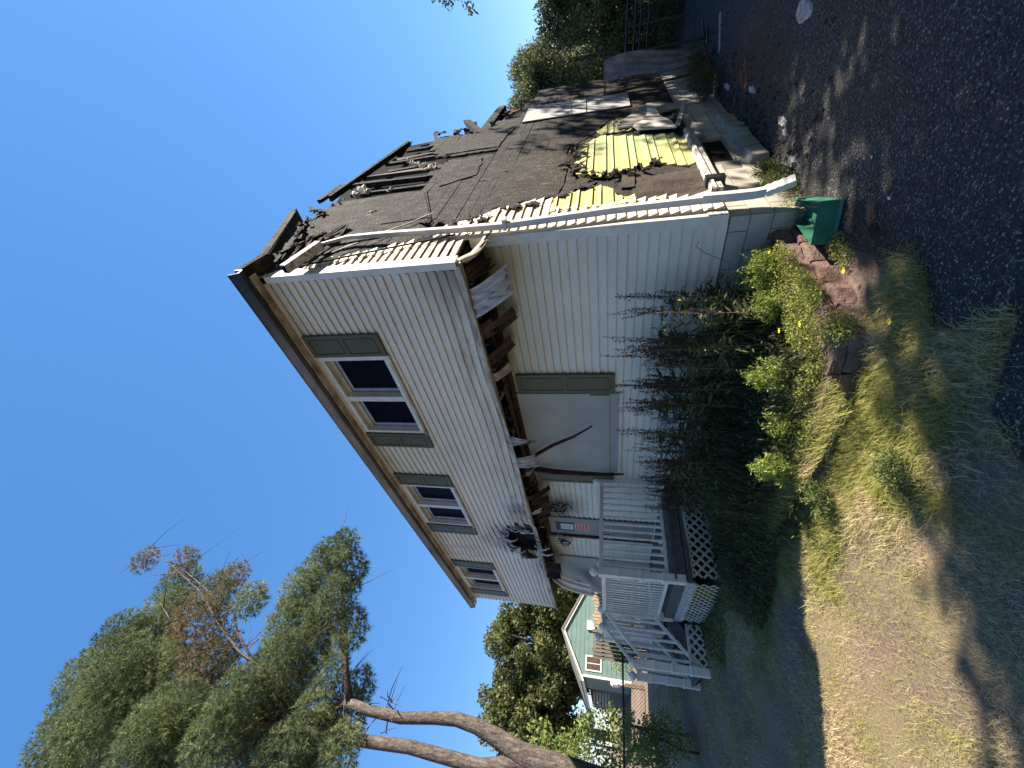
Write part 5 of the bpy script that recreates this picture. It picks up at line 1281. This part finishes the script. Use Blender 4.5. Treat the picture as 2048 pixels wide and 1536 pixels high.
limbs = [([(-7.58, -3.74, 6.65), (-7.53, -3.16, 7.03), (-7.44, -2.55, 7.29), (-7.19, -1.52, 7.82), (-6.9, -.75, 8.2)], .085), ([(-7.6, -3.75, 6.7), (-7.89, -3.92, 7.41), (-7.89, -4.41, 8.07), (-7.87, -4.95, 8.9), (-7.8, -5.3, 10.5)], .08),
         ([(-7.7, -4.3, 7.6), (-7.45, -3.9, 8.2), (-7.26, -3.53, 8.6), (-7.22, -3.3, 9.4), (-7.19, -2.88, 10.26), (-7.07, -2.27, 11.3), (-6.95, -1.75, 12.7), (-6.9, -1.5, 13.6)], .05), ([(-7.5, -2.9, 7.15), (-7.7, -2.3, 8.0), (-7.9, -1.6, 9.2)], .05),
         ([(-7.7, -4.3, 9.0), (-7.5, -3.8, 10.2), (-7.3, -3.2, 11.2), (-7.5, -2.6, 12.6)], .05), ([(-7.8, -4.4, 10.5), (-7.9, -4.9, 12.0), (-8.2, -5.3, 13.2)], .05), ([(-7.8, -4.4, 10.8), (-8.2, -4.0, 12.6), (-8.5, -3.4, 14.2)], .05),
         ([(-7.25, -3.4, 9.0), (-7.5, -2.9, 10.0), (-7.6, -2.3, 10.6)], .03), ([(-7.19, -2.88, 10.26), (-7.6, -2.2, 11.4), (-8.0, -1.5, 13.6)], .03)]
for pts, r in limbs: MB().tube(pts, [r * (1 - .85 * i / (len(pts) - 1)) for i in range(len(pts))], 7).build('limb', M['bark'], pine, smooth=True)
tw = MB()
for pts, r in limbs:
    for k in range(len(pts) - 1):
        for _ in range(7):
            a = Vector(pts[k]).lerp(Vector(pts[k + 1]), random.random()); b = a + Vector((random.gauss(0, .35), random.gauss(0, .5), random.gauss(.15, .4))); mid = (a + b) / 2 + Vector((0, 0, random.uniform(-.1, .1)))
            tw.tube([a, mid, b], [.012, .008, .003], 4, False)
for _ in range(26):   # bare snags under the crown
    a = Vector((-7.58 + random.uniform(-.1, .1), random.uniform(-4.3, -3.5), random.uniform(5.6, 7.2))); b = a + Vector((random.gauss(0, .3), random.gauss(.25, .5), random.uniform(-.5, .4))); tw.tube([a, (a + b) / 2 + Vector((0, 0, .05)), b], [.014, .009, .003], 4, False)
tw.build('twigs', M['bark'], pine, fix=False)['kind'] = 'stuff'
CL = [(-6.48, -1.08, 7.55, .37), (-6.94, -1.47, 7.45, .44), (-8.04, -1.2, 9.04, .57), (-7.75, -1.81, 9.11, .53), (-6.8, -2.04, 7.35, .5), (-7.58, -2.4, 7.97, .6), (-7.7, -2.58, 8.89, .61), (-7.06, -2.61, 6.95, .42), (-8.27, -2.91, 8.48, .61), (-7.06, -3.24, 8.3, .5),
      (-7.63, -3.36, 7.34, .47), (-7.9, -3.61, 8.23, .59), (-7.54, -2.22, 10.17, .42), (-7.72, -1.67, 11.2, .38), (-8.14, -2.1, 11.85, .61), (-8.54, -1.89, 13.62, .6), (-7.35, -2.82, 11.03, .69), (-8.07, -2.72, 12.9, .68), (-8.25, -3.37, 12.94, .8), (-7.43, -3.36, 13.06, .52),
      (-6.89, -3.93, 11.96, .71), (-8.84, -4.17, 14.96, .6), (-7.48, -3.99, 11.23, .7), (-7.48, -3.41, 10.34, .67), (-8.67, -4.53, 12.98, .89), (-8.05, -4.74, 13.28, .73), (-7.78, -5.23, 12.94, .67), (-8.39, -5.19, 12.39, .89), (-6.94, -4.62, 9.94, .73), (-8.3, -4.11, 10.31, .6),
      (-7.64, -4.0, 8.92, .66), (-7.06, -4.65, 8.7, .68), (-8.21, -4.29, 8.5, .67), (-8.71, -5.2, 10.97, .71), (-7.3, -4.11, 7.19, .48), (-8.15, -4.5, 7.24, .49), (-7.47, -4.73, 7.58, .55), (-8.0, -1.5, 14.78, .36), (-7.93, -1.39, 13.33, .37),
      (-8.45, -3.97, 7.09, .53), (-7.41, -4.39, 6.4, .42), (-7.98, -4.35, 7.22, .54), (-8.29, -4.57, 7.75, .6), (-8.14, -3.38, 6.86, .36), (-8.53, -3.87, 8.86, .61), (-8.43, -4.74, 8.97, .74), (-8.51, -3.4, 9.59, .52), (-6.94, -4.06, 8.71, .57), (-7.66, -4.77, 9.85, .74), (-7.76, -4.06, 12.04, .83), (-6.99, -4.84, 11.44, .77), (-6.87, -4.98, 9.88, .7), (-8.31, -5.52, 12.94, .81), (-8.64, -3.59, 11.18, .68), (-8.1, -2.24, 8.78, .59), (-6.94, -1.18, 8.15, .45)]
def needles(clumps, per, g, L0=.13):
    V, F, o = [], [], 0
    for x, y, z, r in clumps:
        k = int(per * r * r * 4); c = ball_points((x, y, z), (r * .9, r * 1.05, r * .85), k, g, .2)
        sub = unit(c - np.array([x, y, z - .35 * r]) + g.normal(size=(k, 3)) * .25)
        m = 13; d = unit(np.repeat(sub, m, 0) * .9 + g.normal(size=(k * m, 3)) * .55); b = np.repeat(c, m, 0); L_ = g.uniform(.6, 1.2, (k * m, 1)) * L0
        s = unit(np.cross(d, g.normal(size=(k * m, 3)))) * .0055; tip = b + d * L_ + np.array([0, 0, -.02])
        v = np.stack([b - s, b + s, tip], 1).reshape(-1, 3); V.append(v); F.append(np.arange(len(v)).reshape(-1, 3) + o); o += len(v)
    return np.concatenate(V), np.concatenate(F)
gg = np.random.default_rng(5); br = {13, 16, 23, 37, 38}
v, f = needles([c for i, c in enumerate(CL) if i not in br], 430, gg); link('crown', np_mesh('crown', v, f, origin_of(pine)), M['pine'], pine)
v, f = needles([c for i, c in enumerate(CL) if i in br], 330, gg, .11); link('browned_crown', np_mesh('browned_crown', v, f, origin_of(pine)), M['pinebrown'], pine)

def broadleaf(name, label, cat, base, trunk_h, c, r, ncl, sub, per, leaf, mat, seed, group=None, lean=(0, 0), tr=.25):
    t = thing(name, label, cat, base, group); b = Vector(base); top = Vector((c[0], c[1], c[2] + r[2] * .3))
    m = MB().tube([b + Vector((0, 0, -.3)), b + Vector((lean[0], lean[1], trunk_h * .6)), Vector((c[0], c[1], c[2] - r[2] * .3)), top], [tr, tr * .8, tr * .55, tr * .2], 8); m.build('trunk', M['bark'], t, smooth=True)
    g = random.Random(seed); lb = MB()
    for k in range(9):
        a = g.uniform(0, 6.28); s0 = Vector((c[0], c[1], c[2] - r[2] * g.uniform(-.1, .5))); e = Vector((c[0] + r[0] * .8 * math.cos(a), c[1] + r[1] * .8 * math.sin(a), c[2] + r[2] * g.uniform(-.2, .7))); lb.tube([s0, (s0 + e) / 2 + Vector((0, 0, .2)), e], [tr * .4, tr * .25, tr * .08], 5, False)
    lb.build('limbs', M['bark'], t, fix=False)
    foliage_obj('crown', crown(c, r, ncl, sub, seed), per, leaf, mat, t, .6, .2, seed)
    return t
broadleaf('oak_tree', 'large dense oak towering behind the teal house', 'oak tree', (-44, 5.5, 0), 6, (-44, 5.2, 8.3), (4.5, 4.6, 5.0), 90, 1.25, 330, .34, 'oakleaf', 21, tr=.5)
broadleaf('oak_tree', 'second oak with a pointed top left of the large dense one', 'oak tree', (-46, -.4, 0), 6, (-46, -.2, 8.8), (4, 3.4, 5.0), 70, 1.15, 330, .34, 'oakleaf', 22, tr=.45)
broadleaf('oak_tree', 'oak partly hidden by the left end of the white upper storey', 'oak tree', (-41, 10.0, 0), 5, (-41, 9.6, 6.5), (3.4, 3.2, 4.6), 55, 1.1, 300, .34, 'oakleaf', 23, tr=.4)
broadleaf('maple_tree', 'pale green tree standing behind the pine trunk', 'tree', (-24, -5.3, 0), 3, (-24, -4.6, 4.4), (2.2, 2.0, 2.6), 60, .7, 420, .20, 'shrub', 24, tr=.2)
broadleaf('maple_tree', 'dark tree filling the gap left of the pine trunk', 'tree', (-33, -9, 0), 4, (-33, -8, 6.0), (4, 3.0, 4.2), 60, 1.1, 330, .3, 'oakleaf', 25, tr=.3)
broadleaf('shrub', 'broad sunny shrub behind the chain link fence', 'shrub', (-15.6, -3.0, .1), .4, (-15.6, -3.1, 1.6), (1.3, 1.0, 1.5), 42, .42, 620, .11, 'shrub', 26, tr=.06)
broadleaf('shrub', 'spiky sunny bush right against the chain link fence', 'shrub', (-9.3, -3.35, .1), .2, (-9.3, -3.25, .75), (.5, .45, .75), 34, .2, 1500, .07, 'shrub', 27, tr=.03)
broadleaf('shrub', 'small vine covered bush at the teal wall', 'shrub', (-27.5, 2.0, .2), .2, (-27.5, 1.9, .8), (.6, .8, .7), 22, .35, 420, .12, 'shrub', 28, tr=.04)
# evergreen hedge trees beyond the driveway
for k, (x, y, zt, rx, ry, lab) in enumerate([(-1.2, 12.2, 5.0, 1.2, 1.0, 'dark juniper tree nearest the burnt wall, its tip behind the charred beam'), (.1, 12.3, 4.3, 1.2, 1.1, 'bushy juniper tree in the middle of the row beyond the driveway'), (1.25, 12.0, 3.6, .9, 1.0, 'bright juniper tree with yellowish sprays beyond the driveway'),
                                            (2.9, 12.6, 4.3, 1.2, 1.2, 'juniper tree at the picture edge beyond the driveway'), (-3.6, 13.0, 4.4, 1.3, 1.2, 'juniper tree hidden mostly behind the burnt house'), (-.3, 13.9, 5.0, 1.3, 1.1, 'juniper tree standing in the second row behind the others')]):
    t = thing('juniper_tree', lab, 'juniper tree', (x, y, -.3), 'juniper trees beyond the driveway')
    MB().tube([(x, y, -.4), (x, y, zt * .8)], [.14, .04], 7).build('trunk', M['bark'], t)
    g = np.random.default_rng(70 + k); cl = []
    for _ in range(105):
        z = g.uniform(.0, zt); w = 1 - .62 * max(0, (z - 1.8) / (zt - 1.8)) ** 1.3; a = g.uniform(0, 6.28); q = math.sqrt(g.uniform(.1, 1)); s = g.uniform(.22, .42)
        cl.append((x + rx * w * q * math.cos(a), y + ry * w * q * math.sin(a), z - .3, s, s, s * 1.35))
    foliage_obj('crown', cl, 1700, .115, 'juniper', t, .4, .9, 70 + k, .2)
for k, (x, y) in enumerate([(1.0, 10.2), (1.9, 10.0), (-.1, 10.4)]):
    t = thing('dark_bush', ['low dark bush below the pipe railing', 'low dark bush at the picture edge below the railing', 'low dark bush between the fence panel and the junipers'][k], 'bush', (x, y, -.3)); MB().tube([(x, y, -.35), (x, y, .2)], .03, 5).build('stem', M['bark'], t)
    g = np.random.default_rng(90 + k); foliage_obj('leaves', [(x + g.normal() * .35, y + g.normal() * .25, g.uniform(-.2, .35), .22, .22, .2) for _ in range(26)], 1300, .07, 'weedleaf', t, .5, .4, 90 + k, .2)
# the row of trees along the far side of the driveway: they shade asphalt and lawn
for k in range(14):
    x, y = 7.1 + .2 * math.sin(k * 2.3), -3.5 + 1.6 * k; zt = float(np.interp(y, [3.6, 5.4, 6.3, 7.4, 8.4, 20], [8.45, 8.15, 6.7, 6.9, 7.9, 7.9])) + .1 * math.sin(k * 1.7 + 1)
    t = thing('shade_tree', 'broadleaf tree of the row along the driveway', 'tree', (x, y, -.3), 'trees shading the driveway'); MB().tube([(x, y, -.4), (x, y, zt * .5), (x, y, zt * .85)], [.2, .14, .04], 8).build('trunk', M['bark'], t)
    g = np.random.default_rng(140 + k); cl = [(x + g.uniform(-.9, .9), y + g.uniform(-1.1, 1.1), g.uniform(.8, zt - .5), .55, .55, .45) for _ in range(58 if 4.0 < y < 8.0 else 95)]
    if 9 <= k: cl += [(x + g.uniform(-.8, .8), y + g.uniform(-.9, .9), zt + 3.3 * g.random() ** 1.2, .28, .28, .2) for _ in range(30)]
    foliage_obj('crown', cl, 420, .20, 'oakleaf', t, .6, .2, 40 + k, .2)
    if k == 0:
        for q, (bx, by, br_) in enumerate([(6.3, -2.4, 2.5), (5.0, -7.6, 2.6)]):  # two unseen crowns added to dim skylight on lawn and asphalt
            bt = thing('shade_tree', ['unseen spreading tree added behind the viewer to cut skylight', 'unseen spreading tree added at the street end to cut skylight'][q], 'tree', (bx, by, -.3)); MB().tube([(bx, by, -.4), (bx, by, 3.5), (bx, by, 7)], [.25, .18, .05], 8).build('trunk', M['bark'], bt)
            foliage_obj('crown', crown((bx, by, 6.2), (br_, br_, 2.6), 150, .7, 300 + q), 560, .2, 'oakleaf', bt, .6, .2, 300 + q, .2)
    if k == 7:
        MB().tube([(7.2, 9.6, 5.6), (5.2, 9.5, 6.6), (3.4, 9.3, 6.3), (2.35, 9.1, 5.6), (2.0, 9.0, 5.1)], [.07, .055, .04, .02, .006], 6).build('branch', M['bark'], t)
        g = np.random.default_rng(3); foliage_obj('branch_leaves', [(2.25 + g.normal() * .16, 9.1 + g.normal() * .25, 5.2 + g.normal() * .30, .14, .14, .12) for _ in range(14)], 1500, .10, 'oakleaf', t, .5, .1, 3, .1)

# ------------------------------------------------------------------ neighbours at the left
th = thing('teal_house', 'teal clapboard house with a grey shingle roof beyond the fence', 'house', (-30, 2.5, 0))
E, W_, Zr, Ze = 5.9, .95, 4.62, 3.35          # gable end spans Y; ridge runs to -X
yc = (E + W_) / 2
tw_ = MB().prism([(W_ + .1, .2), (E - .1, .2), (E - .1, Ze), (yc, Zr - .08), (W_ + .1, Ze)], 0, -34.0, -29.62).build('gable_wall', M['teal'], th)
z = .3
while z < Zr - .2:
    half = 1e9 if z < Ze else (Zr - .1 - z) / (Zr - Ze) * (E - W_) / 2
    a, b = max(W_ + .1, yc - half), min(E - .1, yc + half)
    MB().add([(-29.60, a, z), (-29.60, b, z), (-29.615, b, z + .29), (-29.615, a, z + .29), (-29.62, a, z), (-29.62, b, z)], [(0, 1, 2, 3), (4, 5, 1, 0)]).build('clapboard', M['teal'], tw_); z += .29
for sgn, yy in ((1, E), (-1, W_)):
    MB().beam((-29.5, yc, Zr), (-29.5, yy + sgn * .25, Ze - .12), .06, .16, (0, 0, 1)).build('fascia', M['trim'], th)
rf = MB()
for yy, sg in ((W_ - .25, -1), (E + .25, 1)): rf.add([(-29.4, yc, Zr + .08), (-52, yc, Zr + .08), (-52, yy, Ze - .05), (-29.4, yy, Ze - .05), (-29.4, yc, Zr + .16), (-52, yc, Zr + .16), (-52, yy, Ze + .03), (-29.4, yy, Ze + .03)], [(0, 1, 2, 3), (4, 7, 6, 5), (0, 3, 7, 4), (2, 1, 5, 6), (3, 2, 6, 7)])
rf.build('roof', M['shingle'], th)
MB().box(-52, -34.1, W_ + 1.2, W_ + 1.3, .2, Ze - .1).build('porch_wall', M['teal_shade'], th)
MB().box(-52, -29.6, W_ - .24, W_ - .16, Ze - .2, Ze - .02).build('eave_board', M['trim'], th)
MB().box(-29.66, -29.5, W_ + .0, W_ + .12, .2, Ze - .1).build('corner_board', M['trim'], th)
fw_ = MB().box(-29.62, -29.56, 1.30, 2.15, 2.08, 3.10).build('window', M['trim'], th)
for a, b in ((1.38, 1.70), (1.75, 2.07)): MB().box(-29.565, -29.55, a, b, 2.16, 3.02).build('pane', M['brownburn'], fw_)
MB().box(-29.62, -29.45, 3.6, 4.15, 2.55, 3.05).build('wall_box', M['trim'], th)
for k in range(6): MB().box(-34.2 - .0, -34.12, .1 + .0, .9, 1.6 + .2 * k, 1.68 + .2 * k).build('vent_slat', M['trim'], th)
# stockade fence
sf = thing('stockade_fence', 'weathered picket fence in front of the teal house', 'fence', (-14.6, 0, .3))
k = 0
for (x0, y0), (x1, y1), mat in (((-14.6, -.02), (-14.0, 3.2), 'stockade'), ((-14.95, -.90), (-14.62, -.06), 'stockade_shade')):
    L_ = math.hypot(x1 - x0, y1 - y0); n = int(L_ / .105)
    for i in range(n):
        t = (i + .5) / n; x, y = x0 + (x1 - x0) * t, y0 + (y1 - y0) * t; zt = 2.17 + random.uniform(-.03, .03) + .02 * math.sin(i)
        MB().prism([(y - .046, .25), (y + .046, .25), (y + .046, zt - .05), (y, zt), (y - .046, zt - .05)], 0, x - .012, x + .012).build('picket', M[mat], sf)
    MB().beam((x0 - .04, y0, 1.8), (x1 - .04, y1, 1.8), .05, .09).build('rail', M[mat], sf); MB().beam((x0 - .04, y0, .8), (x1 - .04, y1, .8), .05, .09).build('rail', M[mat], sf)
# chain link fence
cf = thing('chain_link_fence', 'low chain link fence across the far lawn', 'fence', (-10, -3, .1))
MB().tube([(-9.8, -1.2, 1.28), (-10.1, -5.5, 1.32)], .024, 8).build('top_rail', M['metal'], cf)
for y in (-1.25, -3.05, -4.85): MB().tube([(-9.9, y, -.1), (-9.9, y, 1.33)], .028, 8).build('post', M['metal'], cf)
cw = MB(); sp = .075; y = -5.5
while y < -1.2 + 1.2:
    for sg in (1, -1):
        a, b = (y, y - 1.17 * sg * -1)
        y0, y1 = y, y + sg * 1.17
        lo, hi = -5.5, -1.2; z0, z1 = .12, 1.29
        def zc(q): return z0 + (z1 - z0) * (q - y0) / (y1 - y0)
        a, b = max(min(y0, y1), lo), min(max(y0, y1), hi)
        if b - a > .05: cw.tube([(-9.93 - .003 * sg, a, zc(a)), (-9.93 - .003 * sg, b, zc(b))], .0028, 3, False)
    y += sp * 1.0
cw.build('wire_mesh', M['wire'], cf, fix=False)['kind'] = 'stuff'
un = thing('garden_urn', 'small white garden urn on a pedestal beside the teal house', 'urn', (-17.85, -1.05, .2))
MB().box(-17.93, -17.77, -1.11, -.99, .2, 1.02).build('pedestal', M['stockade_shade'], un)
MB().lathe([(.08, 0), (.08, .05), (.04, .09), (.04, .14), (.10, .22), (.14, .32), (.12, .40), (.14, .43), (.12, .48), (.04, .54)], 12, (-17.85, -1.05, 1.02)).build('bowl', M['urn'], un, smooth=True)
